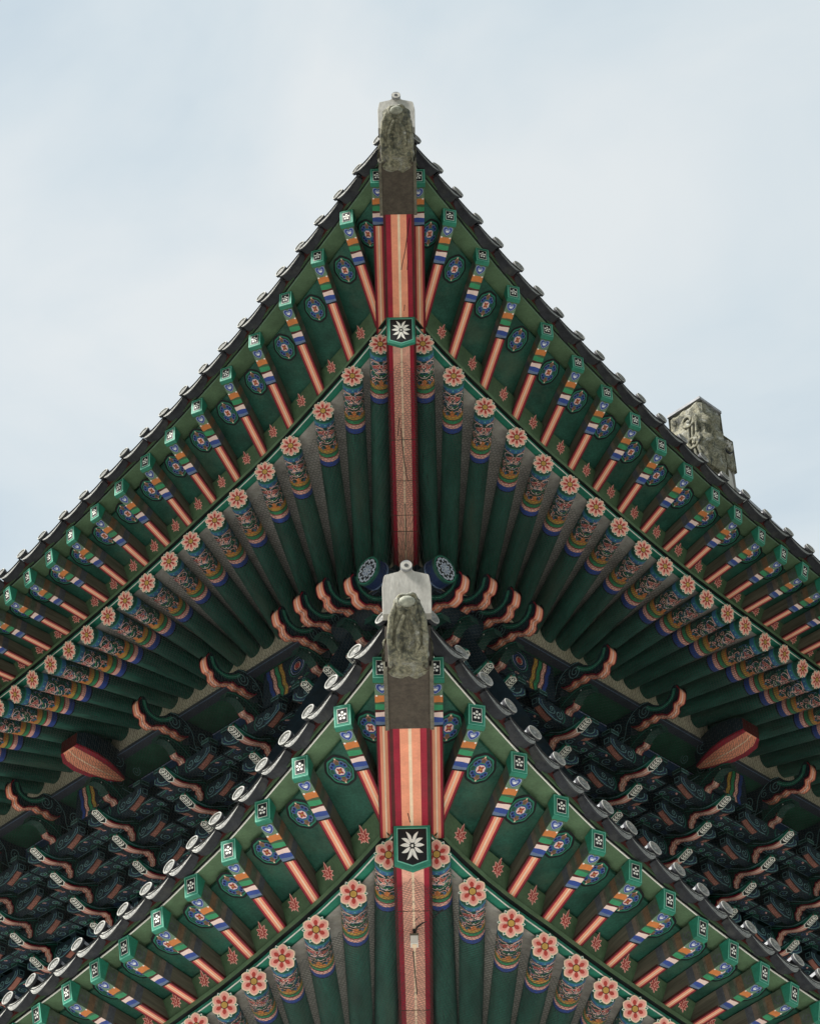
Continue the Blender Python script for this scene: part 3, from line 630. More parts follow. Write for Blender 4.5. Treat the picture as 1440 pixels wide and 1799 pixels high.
        # top of the flying rafters: outer plank, fascia, tile board
        al = [-3.2]+[-3.0+0.25*i for i in range(int((D['amax']+3.0)/0.25)+1)]
        up_ = CAP_UP
        mb = MB(); sweep(mb, S, [(-0.19, up_-0.004), (-0.012, up_+0.0), (-0.012, up_+0.03), (-0.19, up_+0.026)], Bf, zc, al, ['olive_green']); wpart('eave_plank', mb)
        mb = MB(); sweep(mb, S, [(-0.010, up_-0.002), (-0.002, up_-0.002), (-0.002, up_+0.006), (-0.010, up_+0.006)], Bf, zc, al, ['white' if key == 'lower' else 'pale_green']); wpart('white_edging', mb)
        mb = MB(); sweep(mb, S, [(-0.010, up_+0.008), (0.004, up_+0.008), (0.004, up_+0.022), (-0.010, up_+0.022)], Bf, zc, al, ['black']); wpart('shadow_strip', mb)
        mb = MB(); sweep(mb, S, [(-0.02, up_+0.024), (0.016, up_+0.024), (0.016, up_+0.048), (-0.02, up_+0.048)], Bf, zc, al, ['moss_green']); wpart('fascia', mb)
        # tile board with a scalloped top
        mb = MB(); rows = []; aa = -3.02
        while aa < D['amax']:
            h = 0.050+0.020*math.cos(2*math.pi*(aa-D['at'][1])/(D['at'][2]-D['at'][1]))
            rows.append([S.P(aa, Bf(aa)-0.01, zc(aa)+up_+0.049), S.P(aa, Bf(aa)+0.020, zc(aa)+up_+0.049), S.P(aa, Bf(aa)+0.030, zc(aa)+up_+0.049+h), S.P(aa, Bf(aa)-0.01, zc(aa)+up_+0.049+h)]); aa += 0.05
        mb.grid(rows, 'board_red', closed=True); wpart('tile_board', mb)
        # eave tiles
        phi = math.radians(-17)
        pitch = D['at'][2]-D['at'][1]
        dripm = drip_tile_mesh(pitch/2-0.012); et = EAVE_T
        out = (S.ub*math.cos(phi)-Vector((0, 0, 1))*math.sin(phi))
        for j, a in enumerate(D['at']):
            if a > D['amax']: break
            b = Bf(a)+0.085
            # keep the row square to the curved eave
            M = axis_frame(S.P(a, b, zc(a)+0.230+random.uniform(-.012, .012)), (out+Vector((random.uniform(-.06, .06), random.uniform(-.06, .06), random.uniform(-.05, .05)))).normalized())
            link('eave_tile', et, root, M)
            w_ = (D['at'][j+1]-a)/pitch if j+1 < len(D['at']) else 1
            am = a+pitch*w_/2
            dz = (zc(am+0.1)-zc(am-0.1))/0.2; db = (Bf(am+0.1)-Bf(am-0.1))/0.2
            M = axis_frame(S.P(am, Bf(am)+0.075, zc(am)+0.172+random.uniform(-.006, .006)), out)
            # lean to follow the rise of the eave
            x = (S.ua + S.ub*db*0.6 + Vector((0, 0, dz))).normalized() * (-1 if sgn < 0 else 1)
            z = (out - x*out.dot(x)).normalized(); M = frame(M.translation, x, z.cross(x), z) @ Matrix.Diagonal((w_, 1, 1, 1))
            link('drip_tile', dripm, root, M)
        # tiled slope behind
        pit = 0.52
        mb = MB(); rows = []; bin_ = -4.2 if key == 'upper' else -1.9
        for k in range(41):
            a = -3.1+(D['amax']+3.1)*k/40; b0 = Bf(a)-0.05; b1 = max(-a, bin_); z0 = zc(a)+0.20
            rows.append([S.P(a, b0+(b1-b0)*q/8, z0+pit*(b0-b1)*q/8) for q in range(9)])
        mb.grid(rows, 'tile_dark'); mb.grid([[p-Vector((0, 0, 0.05)) for p in r] for r in rows], 'tile_dark'); wpart('tile_bed', mb)
        mb = MB()
        for j, a in enumerate(D['at']):
            if a > D['amax']: break
            b0 = Bf(a)+0.085-0.40; b1 = max(-a+0.05, bin_)
            if b1 > b0-0.05: continue
            z0 = zc(a)+0.222-0.02
            mb.tube([S.P(a, b0+(b1-b0)*q/4, z0+pit*(b0-b1)*q/4-0.02) for q in range(5)], 0.074, 'tile_grey', 8)
        o = wpart('tile_rows', mb)
    zr, zc = zr_, zc_
    # corner beams
    zr0 = zr(-1.95); 
    def yb(b): return y0-b*R2
    hb = 0.125
    # lower corner beam
    def beam(name, pts_low, h, hw, bottom):
        """pts_low: (y, z of the underside) from the inner to the outer end"""
        mb = MB()
        xs = bottom
        for x0, x1, m in xs: mb.grid([[(x0*hw, y, z) for y, z in pts_low], [(x1*hw, y, z) for y, z in pts_low]], m)
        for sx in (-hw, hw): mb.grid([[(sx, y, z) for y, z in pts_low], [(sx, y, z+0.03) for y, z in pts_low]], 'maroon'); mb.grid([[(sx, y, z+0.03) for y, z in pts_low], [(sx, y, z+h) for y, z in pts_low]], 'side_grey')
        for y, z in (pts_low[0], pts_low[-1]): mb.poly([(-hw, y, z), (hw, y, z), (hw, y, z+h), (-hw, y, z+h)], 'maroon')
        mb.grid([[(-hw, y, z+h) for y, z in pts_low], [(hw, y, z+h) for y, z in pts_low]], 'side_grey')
        return wpart(name, mb)
    stripes = [(-1, -0.84, 'maroon'), (-0.84, -0.57, 'dark_red'), (-0.57, -0.06, 'salmon_worn'), (-0.06, 0.06, 'cream'), (0.06, 0.57, 'salmon_worn'), (0.57, 0.84, 'dark_red'), (0.84, 1, 'maroon')]
    ye = D['emb_y']; ze = D['emb_z']; zi = D['hip_in']
    lowpts = [(y0+0.55, zi+0.02), (y0-0.25, zi), (y0-0.7, zi-0.012), (y0-1.2, zi+(ze-0.115-zi)*0.45+0.012), (y0-1.9, zi+(ze-0.115-zi)*0.75+0.02), (ye+0.25, ze-0.108), (ye+0.01, ze-0.115)]
    cb = beam('corner_beam', lowpts, 0.30, hb, stripes)
    link('emblem_plate', EMBLEM, cb, frame(Vector((0, ye-0.012, ze)), Vector((1, 0, 0)), Vector((0, 0, 1)), Vector((0, -1, 0))))
    # seams and drying cracks
    mb = MB()
    for (yy, w) in D['seams']:
        zz = float(np.interp(yy, [p[0] for p in lowpts][::-1], [p[1] for p in lowpts][::-1]))
        mb.box(-hb*0.97, hb*0.97, yy, yy+w*0.5, zz-0.003, zz+0.01, 'wood_brown')
    wpart('joint_line', mb)
    yt, zt = D['tip_y'], D['tip_z']; zq = ze+0.155
    ys = ye+0.3; brown = yt+D['brown']
    zs = lambda y: zq+(zt-zq)*(ye-y)/(ye-yt)
    up_s = [(-1, -0.82, 'maroon'), (-0.82, -0.50, 'dark_red'), (-0.50, -0.08, 'salmon'), (-0.08, 0.08, 'cream'), (0.08, 0.50, 'salmon'), (0.50, 0.82, 'dark_red'), (0.82, 1, 'maroon')]
    ub_ = beam('upper_corner_beam', [(ye+0.35, zs(ye+0.35)), (ye-0.3, zs(ye-0.3)-0.004), (brown, zs(brown))], 0.27, hb*1.02, up_s)
    mb = MB(); mb.box(-hb*1.12, hb*1.12, 0, 1, 0, 1, 'wood_brown', T=lambda p: (p[0], brown+(yt-0.05-brown)*p[1], zs(brown+(yt-0.05-brown)*p[1])-0.012+0.3*p[2]))
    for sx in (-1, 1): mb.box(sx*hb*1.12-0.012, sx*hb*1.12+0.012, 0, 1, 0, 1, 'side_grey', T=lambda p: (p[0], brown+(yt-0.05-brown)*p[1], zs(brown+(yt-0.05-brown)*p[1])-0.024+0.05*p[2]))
    wpart('beam_sheath', mb)
    mb = MB()
    for pts in D['cracks']:
        T = lambda u, v, o=0: (u, v, zs(v)-0.003)
        mb.ribbon(smoothpts(pts, 4), 0.006, T, 'black')
    for pts in D['cracks_low']:
        T = lambda u, v, o=0: (u, v, float(np.interp(v, [p[0] for p in lowpts][::-1], [p[1] for p in lowpts][::-1]))-0.003)
        mb.ribbon(smoothpts(pts, 4), 0.006, T, 'black')
    wpart('drying_crack', mb)
    # hip ridge behind the plaque
    mb = MB(); hz = zc(-3.1)+0.22
    for k, (w, h) in enumerate(((0.15, 0.05), (0.14, 0.1), (0.13, 0.15))):
        mb.box(-w, w, 0, 1, 0, 1, 'tile_dark', T=lambda p, h=h: (p[0], yt+0.03+(5.5)*p[1], hz-0.02+(h if p[2] else h-0.05)-0.003*p[2]+0.40*5.5*p[1]*0.9))
    mb.tube([(0, yt+0.03+5.5*q/6, hz+0.15+0.36*5.5*q/6) for q in range(7)], 0.08, 'tile_grey', 10)
    wpart('hip_ridge', mb)
    return root
EAVE_T = eave_tile_mesh()
TIERS['upper'].update(emb_y=14.075, emb_z=14.742, hip_in=14.585, tip_y=12.62, tip_z=15.21, brown=0.44,
   seams=[(15.35, 0.012), (16.35, 0.01), (16.6, 0.014), (15.9, 0.006)], cracks=[[(0.09, 13.1), (0.05, 13.4), (0.012, 13.6), (-0.02, 13.9)], [(0.07, 13.5), (0.05, 13.75), (0.03, 14.0)]],
   cracks_low=[[(-0.02, 15.2), (0.0, 15.6), (0.03, 15.9)], [(-0.03, 15.05), (-0.05, 15.3)], [(0.0, 16.2), (0.006, 16.5), (-0.004, 16.9)]])
TIERS['lower'].update(emb_y=12.845, emb_z=9.05, hip_in=9.12, tip_y=11.40, tip_z=9.44, brown=0.50,
   seams=[(13.55, 0.008), (15.3, 0.01)], cracks=[[(-0.06, 12.45), (-0.04, 12.6), (-0.01, 12.8)]], cracks_low=[[(-0.01, 14.2), (0.0, 14.6), (0.012, 15.0)]])
upper = build_roof('upper', 'upper tiled roof with painted rafters, its pointed corner highest against the sky')
lower = build_roof('lower', 'lower tiled roof with bright painted rafters, nearest the viewer')

# ------------------------------------------------------------------ corner ornaments
def tosu(label, y, z, W=1.0):
    t = thing('hip_ornament', label, 'ornament', (0, y, z))
    mb = MB(); n = 56; K = 0.89
    path = [(-0.04, -0.01, 0.125, 0.27), (0.0, -0.025, 0.150, 0.29), (0.045, -0.03, 0.152, 0.29), (0.085, -0.012, 0.128, 0.275), (0.16, 0.012, 0.124, 0.27), (0.24, 0.06, 0.122, 0.26), (0.31, 0.125, 0.118, 0.24), (0.37, 0.20, 0.108, 0.21), (0.41, 0.27, 0.098, 0.17), (0.43, 0.33, 0.085, 0.13), (0.435, 0.365, 0.06, 0.09)]
    path = [(o*K, h*K, w*(W if o > 0.07 else 1.0)*(W if o > 0.25 else 1.0), t_) for o, h, w, t_ in path]
    dense = []
    for i in range(len(path)-1):
        for k in range(8): dense.append([path[i][j]+(path[i+1][j]-path[i][j])*k/8 for j in range(4)])
    dense.append(path[-1])
    rows = []
    for i, (o, h, w, th) in enumerate(dense):
        a = dense[max(i-1, 0)]; b = dense[min(i+1, len(dense)-1)]
        d = Vector((0, -(b[0]-a[0]), b[1]-a[1])).normalized(); nrm = Vector((0, d.z, -d.y)) if False else Vector((1, 0, 0)).cross(d)
        if nrm.z < 0: nrm = -nrm
        base = Vector((0, -o, h)); c = base+nrm*th*0.5; row = []
        for k in range(n):
            th_ = 2*math.pi*k/n; cx, sx = math.cos(th_), math.sin(th_)
            ex = 0.55; px = math.copysign(abs(cx)**ex, cx)*w; py = math.copysign(abs(sx)**ex, sx)*th*0.5
            p = c+Vector((px, 0, 0))+nrm*py
            carve = 0.010*noise.noise(p*17)+0.014*abs(noise.noise(Vector((p.x*9, p.y*22, p.z*22))))
            s_ = i/len(dense)
            if py < 0:
                vx = abs(p.x); lim = 0.085*max(0, min(1, (0.86-s_)/0.3))*min(1, max(0, (s_-0.42)/0.08))
                if 0.014 < vx < lim: carve -= 0.034            # hollow cheeks in a V
                carve += 0.010*math.sin(95*h+9*p.x)*min(1, max(0, (0.5-s_)/0.1))*min(1, s_/0.25)     # folds of the neck
                if 0.80 < s_ < 0.93 and vx < 0.05: carve -= 0.010
                carve += 0.018*math.exp(-((vx-0.09)/0.012)**2)*min(1, max(0, (s_-0.35)/0.1))
            if py < 0: carve -= 0.012*math.exp(-(p.x/0.012)**2)*(0.4+0.6*math.sin(o*30)**2)   # groove down the throat
            row.append(p+(p-c).normalized()*carve)
        rows.append(row)
    mb.grid(rows, 'lichen_clay', closed=True); mb.poly(rows[0], 'lichen_clay'); mb.poly(rows[-1][::-1], 'lichen_clay')
    link('head', mb.mesh('head', True), t, Matrix.Translation((0, y, z)))
    def ball(name, c, r, mat='lichen_clay', sc_=(1, 1, 1)):
        q = MB(); rr = []
        for i in range(9):
            ph = math.pi*i/8
            rr.append([(c[0]+r*sc_[0]*math.sin(ph)*math.cos(2*math.pi*k/14), c[1]+r*sc_[1]*math.sin(ph)*math.sin(2*math.pi*k/14), c[2]+r*sc_[2]*math.cos(ph)) for k in range(14)])
        q.grid(rr, mat, closed=True); return link(name, q.mesh(name, True), t, Matrix.Translation((0, y, z)))
    ball('snout', (0.0, -0.385, 0.262), 0.044, 'stone_pale', (1.15, 0.9, 0.72))
    for sx in (-W, W):
        mbw = MB(); mbw.tube([(sx*0.075, -0.36, 0.27), (sx*0.105, -0.325, 0.19), (sx*0.118, -0.25, 0.09), (sx*0.115, -0.16, 0.036), (sx*0.12, -0.07, 0.0)], [0.012, 0.02, 0.02, 0.016, 0.010], 'lichen_clay', 8)
        mbw.tube([(sx*0.02, -0.345, 0.19), (sx*0.06, -0.30, 0.12), (sx*0.07, -0.235, 0.058), (sx*0.05, -0.17, 0.018)], [0.010, 0.014, 0.013, 0.006], 'lichen_clay', 8)
        link('whisker', mbw.mesh('whisker', True), t, Matrix.Translation((0, y, z)))
    return t
tosu('mottled clay beast head capping the corner beam of the upper roof', 12.64, 15.20)
tosu('mottled clay beast head capping the corner beam of the lower roof', 11.42, 9.43, 0.91)
def plaque(label, y, z):
    t = thing('ridge_plaque', label, 'ornament', (0, y, z)); mb = MB()
    out = [(-0.150, -0.02), (-0.152, 0.18), (-0.140, 0.252), (-0.135, 0.262), (-0.05, 0.285), (-0.042, 0.292), (-0.036, 0.30), (0.036, 0.30), (0.042, 0.292), (0.05, 0.285), (0.135, 0.262), (0.140, 0.252), (0.152, 0.18), (0.150, -0.02)]
    lean = 0.10
    fr = [(x, -lean*h, h) for x, h in out]; bk = [(x, 0.055-lean*h, h) for x, h in out]; inn = [(x*0.985, -0.008-lean*h, h*0.985+0.001) for x, h in out]
    mb.poly(inn, 'clay_grey'); mb.poly(bk[::-1], 'clay_grey'); n = len(out)
    for i in range(n):
        j = (i+1) % n; mb.poly([fr[i], fr[j], bk[j], bk[i]], 'clay_grey'); mb.poly([inn[i], inn[j], fr[j], fr[i]], 'clay_grey')
    link('slab', mb.mesh('slab'), t, Matrix.Translation((0, y, z)))
    mb = MB(); mb.tube([(0, -0.06, 0.312), (0, 0.30, 0.36)], 0.038, 'tile_grey', 12)
    T = lambda u, v, o=0: (u, -0.0605-o, 0.312+v)
    mb.disc((0, 0), 0.036, T, 'clay_grey', 0.003, 14); mb.disc((0, -0.003), 0.014, T, 'tile_dark', 0.005, 8)
    link('ridge_tile_end', mb.mesh('ridge_tile_end', True), t, Matrix.Translation((0, y, z)))
plaque('grey clay plaque standing on the topmost roof corner', 12.52, 15.565)
plaque('pale grey clay plaque standing on the lower roof corner', 11.29, 9.80)

# ------------------------------------------------------------------ upper storey wall and its brackets
YU = TIERS['upper']['y']
wall = thing('upper_storey_wall', 'dark painted wall and beams of the upper storey behind the brackets', 'wall', (0, YU, 12.0))
woff = Matrix.Translation((0, YU, 12.0)); winv = woff.inverted()
def wp(name, mb, smooth=False):
    me = mb.mesh(name, smooth); me.transform(winv); return link(name, me, wall, woff)
SETS = [1.41, 2.463, 3.51, 4.59, 5.63, 6.68, 7.72]
ZA = 13.90
def sbox(mb, S, a0, a1, b0, b1, z0, z1, mat): mb.box(0, 1, 0, 1, 0, 1, mat, T=lambda p: S.P(a0+(a1-a0)*p[0], b0+(b1-b0)*p[1], z0+(z1-z0)*p[2]))
for sgn in (-1, 1):
    S = Side(sgn, YU)
    mb = MB(); sbox(mb, S, 0.13, 8.4, -0.05, -0.02, 14.47, 14.80, 'plaster_beige'); wp('plaster_strip', mb)
    mb = MB(); sbox(mb, S, 0.13, 8.4, -0.10, 0.0, 14.42, 14.468, 'rail_grey'); sbox(mb, S, 0.13, 8.4, 0.0, 0.006, 14.42, 14.426, 'slate_blue'); wp('purlin_rail', mb)
    # crossing purlin with a painted end beyond the corner
    mb = MB(); a1 = -0.50
    p0, p1 = S.P(6.2, -0.14, 14.22), S.P(a1, 0.0, 14.20)
    p0 = S.P(0.9, 0.0, 14.20)
    mb.tube([p0, p1], 0.125, 'bracket_navy', 20)
    d = (p1-p0).normalized()
    mb.tube([p1-d*0.11, p1-d*0.02], 0.143, 'navy_ring', 20); mb.tube([p1-d*0.02, p1+d*0.004], 0.146, 'dark_green', 20); mb.tube([p1-d*0.125, p1-d*0.11], 0.145, 'slate_blue', 20)
    pu = wp('purlin', mb)
    em = MB(); T = lambda u, v, o=0: (u, v, o)
    em.disc((0, 0), 0.137, T, 'teal', 0.001, 24); em.disc((0, 0), 0.126, T, 'black', 0.0022, 24)
    for i in range(8):
        a = 2*math.pi*i/8
        em.flat(teardrop(0.016*math.cos(a), 0.016*math.sin(a), a, 0.058, 0.040, 7), T, 'pale_petal', 0.0036)
        em.flat(teardrop(0.024*math.cos(a), 0.024*math.sin(a), a, 0.036, 0.014, 5), T, 'slate_blue', 0.0046)
        for sg in (1, -1):
            em.ribbon(smoothpts([(0.072*math.cos(a+0.39), 0.072*math.sin(a+0.39)), (0.102*math.cos(a+0.39+sg*0.10), 0.102*math.sin(a+0.39+sg*0.10)), (0.112*math.cos(a+0.39+sg*0.30), 0.112*math.sin(a+0.39+sg*0.30)), (0.096*math.cos(a+0.39+sg*0.36), 0.096*math.sin(a+0.39+sg*0.36))], 4), 0.015, T, 'pale_petal', 0.0036+0.0003*sg)
    em.disc((0, 0), 0.018, T, 'pale_petal', 0.0052, 10)
    link('painted_end', em.mesh('painted_end'), pu, axis_frame(p1+d*0.005, d))
    mb = MB()   # dark boarding behind the brackets
    mb.grid([[S.P(a, -0.04, 14.50), S.P(a, -0.55, 14.50), S.P(a, -0.62, 14.12), S.P(a, -2.4, 12.75), S.P(a, -2.4, 10.5)] for a in (-0.1, 2.0, 4.0, 6.3, 8.4)], 'bracket_navy'); wp('back_boarding', mb)
    edges = [0.15]+SETS+[8.4]
    for i in range(len(edges)-1):
        a0, a1 = edges[i]+0.02, edges[i+1]-0.02
        mb = MB(); k = 3
        for q in range(k):
            e0 = a0+(a1-a0)*q/k; 
        for b0, b1, z0, z1 in ((-0.06, -0.252, 14.447, 14.435), (-0.256, -0.45, 14.440, 14.425)):
            mb.box(0, 1, 0, 1, 0, 1, 'bracket_green' if i in (0,) else 'moss_dark', T=lambda p, b0=b0, b1=b1, z0=z0, z1=z1: S.P(a0+(a1-a0)*p[0], b0+(b1-b0)*p[1], z0+(z1-z0)*p[1]+0.02*p[2]))
        wp('cove_board', mb)
        mb = MB(); sbox(mb, S, a0, a1, -0.53, -0.452, 14.30, 14.415, 'bracket_blue'); sbox(mb, S, a0, a1, -0.452, -0.447, 14.400, 14.410, 'lavender'); wp('tie_beam', mb)
    # painted boards hanging between the clusters: zigzag ribbons and a flower field
    for base, a0, a1 in ((1.86, 1.33, 2.16), (4.86, 4.55, 5.15), (6.9, 6.6, 7.2)):
        mb = MB(); zt, zb_ = 14.43, 14.02
        sbox(mb, S, a0, a1, -0.16, -0.13, zb_, zt, 'bracket_navy')
        T = lambda u, v, o=0: S.P(u, -0.1295+o, zt-(zt-zb_)*v)
        for q, m in enumerate(('ochre', 'leaf_green', 'pink', 'blue')):
            pts = smoothpts([(base+0.062*q+0.05, 0.02), (base+0.062*q+0.035, 0.2), (base+0.062*q, 0.4), (base+0.062*q-0.01, 0.6), (base+0.062*q-0.05, 0.8), (base+0.062*q-0.045, 0.98)], 5)
            mb.ribbon(pts, 0.05, T, m, 0.001); mb.ribbon([(p[0]-0.027, p[1]) for p in pts], 0.010, T, 'maroon', 0.002)
        for q in range(4):
            mb.ribbon([(base-0.2+(0.04+0.026*q)*math.cos(t*math.pi/7), 0.36+(0.10+0.065*q)*math.sin(t*math.pi/7)) for t in range(14)], 0.012, T, ('pink', 'blue', 'lavender', 'teal')[q], 0.001, closed=True)
        mb.disc((base-0.2, 0.36), 0.03, T, 'red', 0.001, 8, 0.07)
        for q in range(7): mb.ribbon(spiral(base-0.34+0.05*q, 0.76+0.08*(q % 2), 0.035, 1.2, q, 12), 0.010, T, ('leaf_green', 'bracket_line', 'pink')[q % 3], 0.001)
        wp('painted_board', mb)

# shared bracket pieces: local X along the wall, Y outward (b), Z up; origin at the tip of the top beak
def board(prof, th, side, body):
    """prof: [(b,z,edge material of the segment starting here)]"""
    mb = MB(); h = th/2
    for sx in (-h, h): mb.poly([(sx, b, z) for b, z, _ in prof], side)
    n = len(prof)
    for i in range(n):
        (b0, z0, m), (b1, z1, _) = prof[i], prof[(i+1) % n]
        if m == 'salmon':
            for x0, x1, c in ((-1, -0.84, 'dark_red'), (-0.84, -0.14, body), (-0.14, 0.14, 'pale_pink'), (0.14, 0.84, body), (0.84, 1, 'dark_red')):
                mb.poly([(h*x0, b0, z0), (h*x1, b0, z0), (h*x1, b1, z1), (h*x0, b1, z1)], c)
        else: mb.poly([(-h, b0, z0), (h, b0, z0), (h, b1, z1), (-h, b1, z1)], m or side)
    return mb
def stroke(mb, pts, w, th, mat, o=0.0015):
    for sx in (-1, 1): mb.ribbon(pts, w, lambda u, v, q=0, sx=sx: (sx*(th/2+o), u, v), mat)
def prof_from(low, upp, lowmat, uppmat):
    L = smoothpts(low, 4); U = smoothpts(upp, 4)
    return [(b, z, lowmat) for b, z in L[:-1]]+[(L[-1][0], L[-1][1], None)]+[(b, z, uppmat) for b, z in U]
def edge_line(mb, low, th, sal):
    """salmon and dark red bands on both sides along the lower edge"""
    P = smoothpts(low, 4)
    stroke(mb, [(b, z+0.008) for b, z in P], 0.012, th, 'dark_red'); stroke(mb, [(b, z+0.024) for b, z in P], 0.016, th, 'black', 0.001)
CT = 0.10
def cloud_mesh():
    low = [(0.345, 0.665), (0.375, 0.60), (0.345, 0.50), (0.285, 0.485), (0.27, 0.42), (0.19, 0.395), (0.13, 0.43), (0.06, 0.455), (0.03, 0.475), (-0.04, 0.455), (-0.11, 0.475), (-0.16, 0.445), (-0.25, 0.455), (-0.28, 0.48)]
    upp = [(-0.31, 0.36), (-0.36, 0.26), (-0.75, 0.26), (-0.75, 0.645), (-0.45, 0.65), (-0.25, 0.66), (-0.12, 0.69), (-0.03, 0.66), (0.03, 0.60), (0.12, 0.555), (0.20, 0.57), (0.25, 0.63), (0.29, 0.69), (0.33, 0.70)]
    mb = board(prof_from(low, upp, 'salmon', 'bracket_green'), CT, 'bracket_navy', 'salmon')
    edge_line(mb, low, CT, 'salmon')
    stroke(mb, smoothpts([(0.31, 0.66), (0.28, 0.58), (0.22, 0.53), (0.12, 0.515), (0.02, 0.55), (-0.06, 0.61)], 5), 0.045, CT, 'teal', 0.001)
    stroke(mb, smoothpts([(0.31, 0.66), (0.28, 0.58), (0.22, 0.53), (0.12, 0.515), (0.02, 0.55), (-0.06, 0.61)], 5), 0.007, CT, 'teal_light', 0.002)
    stroke(mb, spiral(-0.09, 0.575, 0.08, 1.8, 2.4, 30), 0.010, CT, 'bracket_line')
    stroke(mb, smoothpts([(-0.03, 0.665), (-0.13, 0.67), (-0.24, 0.63), (-0.33, 0.54), (-0.37, 0.42), (-0.44, 0.30)], 5), 0.010, CT, 'bracket_line')
    stroke(mb, spiral(-0.47, 0.54, 0.075, 1.6, 4.0, 26), 0.010, CT, 'bracket_line'); stroke(mb, spiral(-0.43, 0.36, 0.06, 1.5, 0.5, 22), 0.010, CT, 'bracket_line'); stroke(mb, spiral(-0.60, 0.42, 0.06, 1.5, 2.5, 22), 0.010, CT, 'bracket_line'); stroke(mb, spiral(-0.25, 0.55, 0.05, 1.4, 1.0, 18), 0.007, CT, 'bracket_line')
    return mb.mesh('cloud_head')
def arch_mesh():
    th = 0.10
    low = [(0.12, 0.255), (0.06, 0.30), (-0.05, 0.30), (-0.12, 0.245), (-0.16, 0.20), (-0.23, 0.20), (-0.27, 0.155), (-0.34, 0.16), (-0.38, 0.10), (-0.43, 0.115)]
    upp = [(-0.46, 0.05), (-0.9, 0.05), (-0.9, 0.42), (-0.40, 0.42), (-0.24, 0.36), (-0.12, 0.375), (0.0, 0.375), (0.09, 0.345)]
    P = prof_from(low, upp, 'bracket_green', 'bracket_green')
    L = smoothpts(low, 4)
    P = [(b, z, ('salmon' if b < -0.12 and z < 0.25 and i < len(L)-1 else m)) for i, (b, z, m) in enumerate(P)]
    mb = board(P, th, 'bracket_green', 'salmon_beak')
    edge_line(mb, low[3:], th, 'salmon')
    stroke(mb, smoothpts([(0.10, 0.33), (0.0, 0.355), (-0.12, 0.345), (-0.24, 0.30), (-0.36, 0.22), (-0.5, 0.16)], 5), 0.007, th, 'line_teal')
    stroke(mb, spiral(-0.38, 0.23, 0.06, 1.5, 1.2, 20), 0.010, th, 'bracket_line'); stroke(mb, spiral(-0.52, 0.30, 0.05, 1.4, 0.2, 18), 0.010, th, 'bracket_line')
    for sx in (-1, 1): mb.disc((-0.03, 0.325), 0.008, lambda u, v, o=0, sx=sx: (sx*(th/2+0.002), u, v), 'white', 0, 8)
    stroke(mb, smoothpts([(-0.30, 0.37), (-0.42, 0.36), (-0.52, 0.39)], 4), 0.010, th, 'bracket_line'); stroke(mb, spiral(-0.50, 0.16, 0.06, 1.5, 2.0, 22), 0.010, th, 'bracket_line')
    for q in range(5): stroke(mb, [(-0.15+0.012*q, 0.24+0.02*(q % 2)), (-0.14+0.012*q, 0.225+0.025*((q+1) % 2))], 0.004, th, 'pale_green', 0.002)
    return mb.mesh('arch_arm')
def beak_mesh():
    th = 0.092
    low = [(0.0, 0.0), (-0.055, -0.0245), (-0.11, -0.049), (-0.17, -0.0755), (-0.24, -0.078), (-0.34, -0.055), (-0.42, -0.030), (-0.455, -0.045), (-0.475, -0.035), (-0.485, -0.075), (-0.51, -0.095), (-0.512, -0.165)]
    upp = [(-0.56, -0.17), (-1.0, -0.15), (-1.0, 0.12), (-0.62, 0.14), (-0.50, 0.10), (-0.40, 0.045), (-0.30, 0.01), (-0.18, -0.005), (-0.07, 0.02), (-0.01, 0.035)]
    mb = board(prof_from(low, upp, 'salmon', 'bracket_green'), th, 'bracket_green', 'salmon_beak')
    edge_line(mb, low[3:], th, 'salmon')
    stroke(mb, smoothpts([(-0.08, -0.008), (-0.19, -0.03), (-0.32, -0.02), (-0.46, 0.04), (-0.58, 0.09), (-0.68, 0.10)], 5), 0.010, th, 'bracket_line')
    stroke(mb, smoothpts([(-0.10, -0.025), (-0.2, -0.044), (-0.33, -0.034), (-0.46, 0.015), (-0.56, 0.05)], 5), 0.012, th, 'teal', 0.001)
    stroke(mb, spiral(-0.60, 0.065, 0.05, 1.5, 2.5, 20), 0.010, th, 'bracket_line'); stroke(mb, spiral(-0.76, 0.02, 0.055, 1.4, 0.8, 20), 0.010, th, 'bracket_line')
    stroke(mb, spiral(-0.9, 0.03, 0.05, 1.3, 3.8, 18), 0.010, th, 'bracket_line')
    return mb.mesh('beak')
def beak_tip_mesh():
    """hexagonal patterned face under the upturned tip"""
    mb = MB(); w = 0.046
    p0, p1 = Vector((0, 0.012, 0.006)), Vector((0, -0.165, -0.076)); d = (p1-p0); L = d.length; d.normalize(); nrm = Vector((0, d.z, -d.y))
    if nrm.z > 0: nrm = -nrm
    T = lambda u, v, o=0: p0+d*v+Vector((u, 0, 0))+nrm*(0.008+o)
    hexa = lambda k, m: [(-w*k, 0.028+m), (0, m), (w*k, 0.028+m), (w*k, L-0.028-m), (0, L-m), (-w*k, L-0.028-m)]
    H = hexa(1.05, 0.0); mb.flat(H, T, 'white', 0.0)
    for i in range(6): a, b = H[i], H[(i+1) % 6]; mb.poly([T(*a), T(*b), T(*b, -0.03), T(*a, -0.03)], 'teal')
    mb.flat(hexa(0.88, 0.010), T, 'bracket_green', 0.0012); mb.flat(hexa(0.78, 0.016), T, 'black', 0.0018)
    for q in range(4):
        v = 0.040+0.030*q
        for sg in (1, -1):
            mb.ribbon(smoothpts([(0, v), (sg*0.010, v+0.010), (sg*0.026, v+0.004), (sg*0.026, v-0.008)], 3), 0.0125, T, 'white', 0.0026)
        mb.ribbon([(0, v-0.012), (0, v+0.016)], 0.011, T, 'white', 0.0022)
    mb.flat([(0, 0.020), (0.012, 0.034), (0, 0.046), (-0.012, 0.034)], T, 'white', 0.003)
    return mb.mesh('beak_tip')
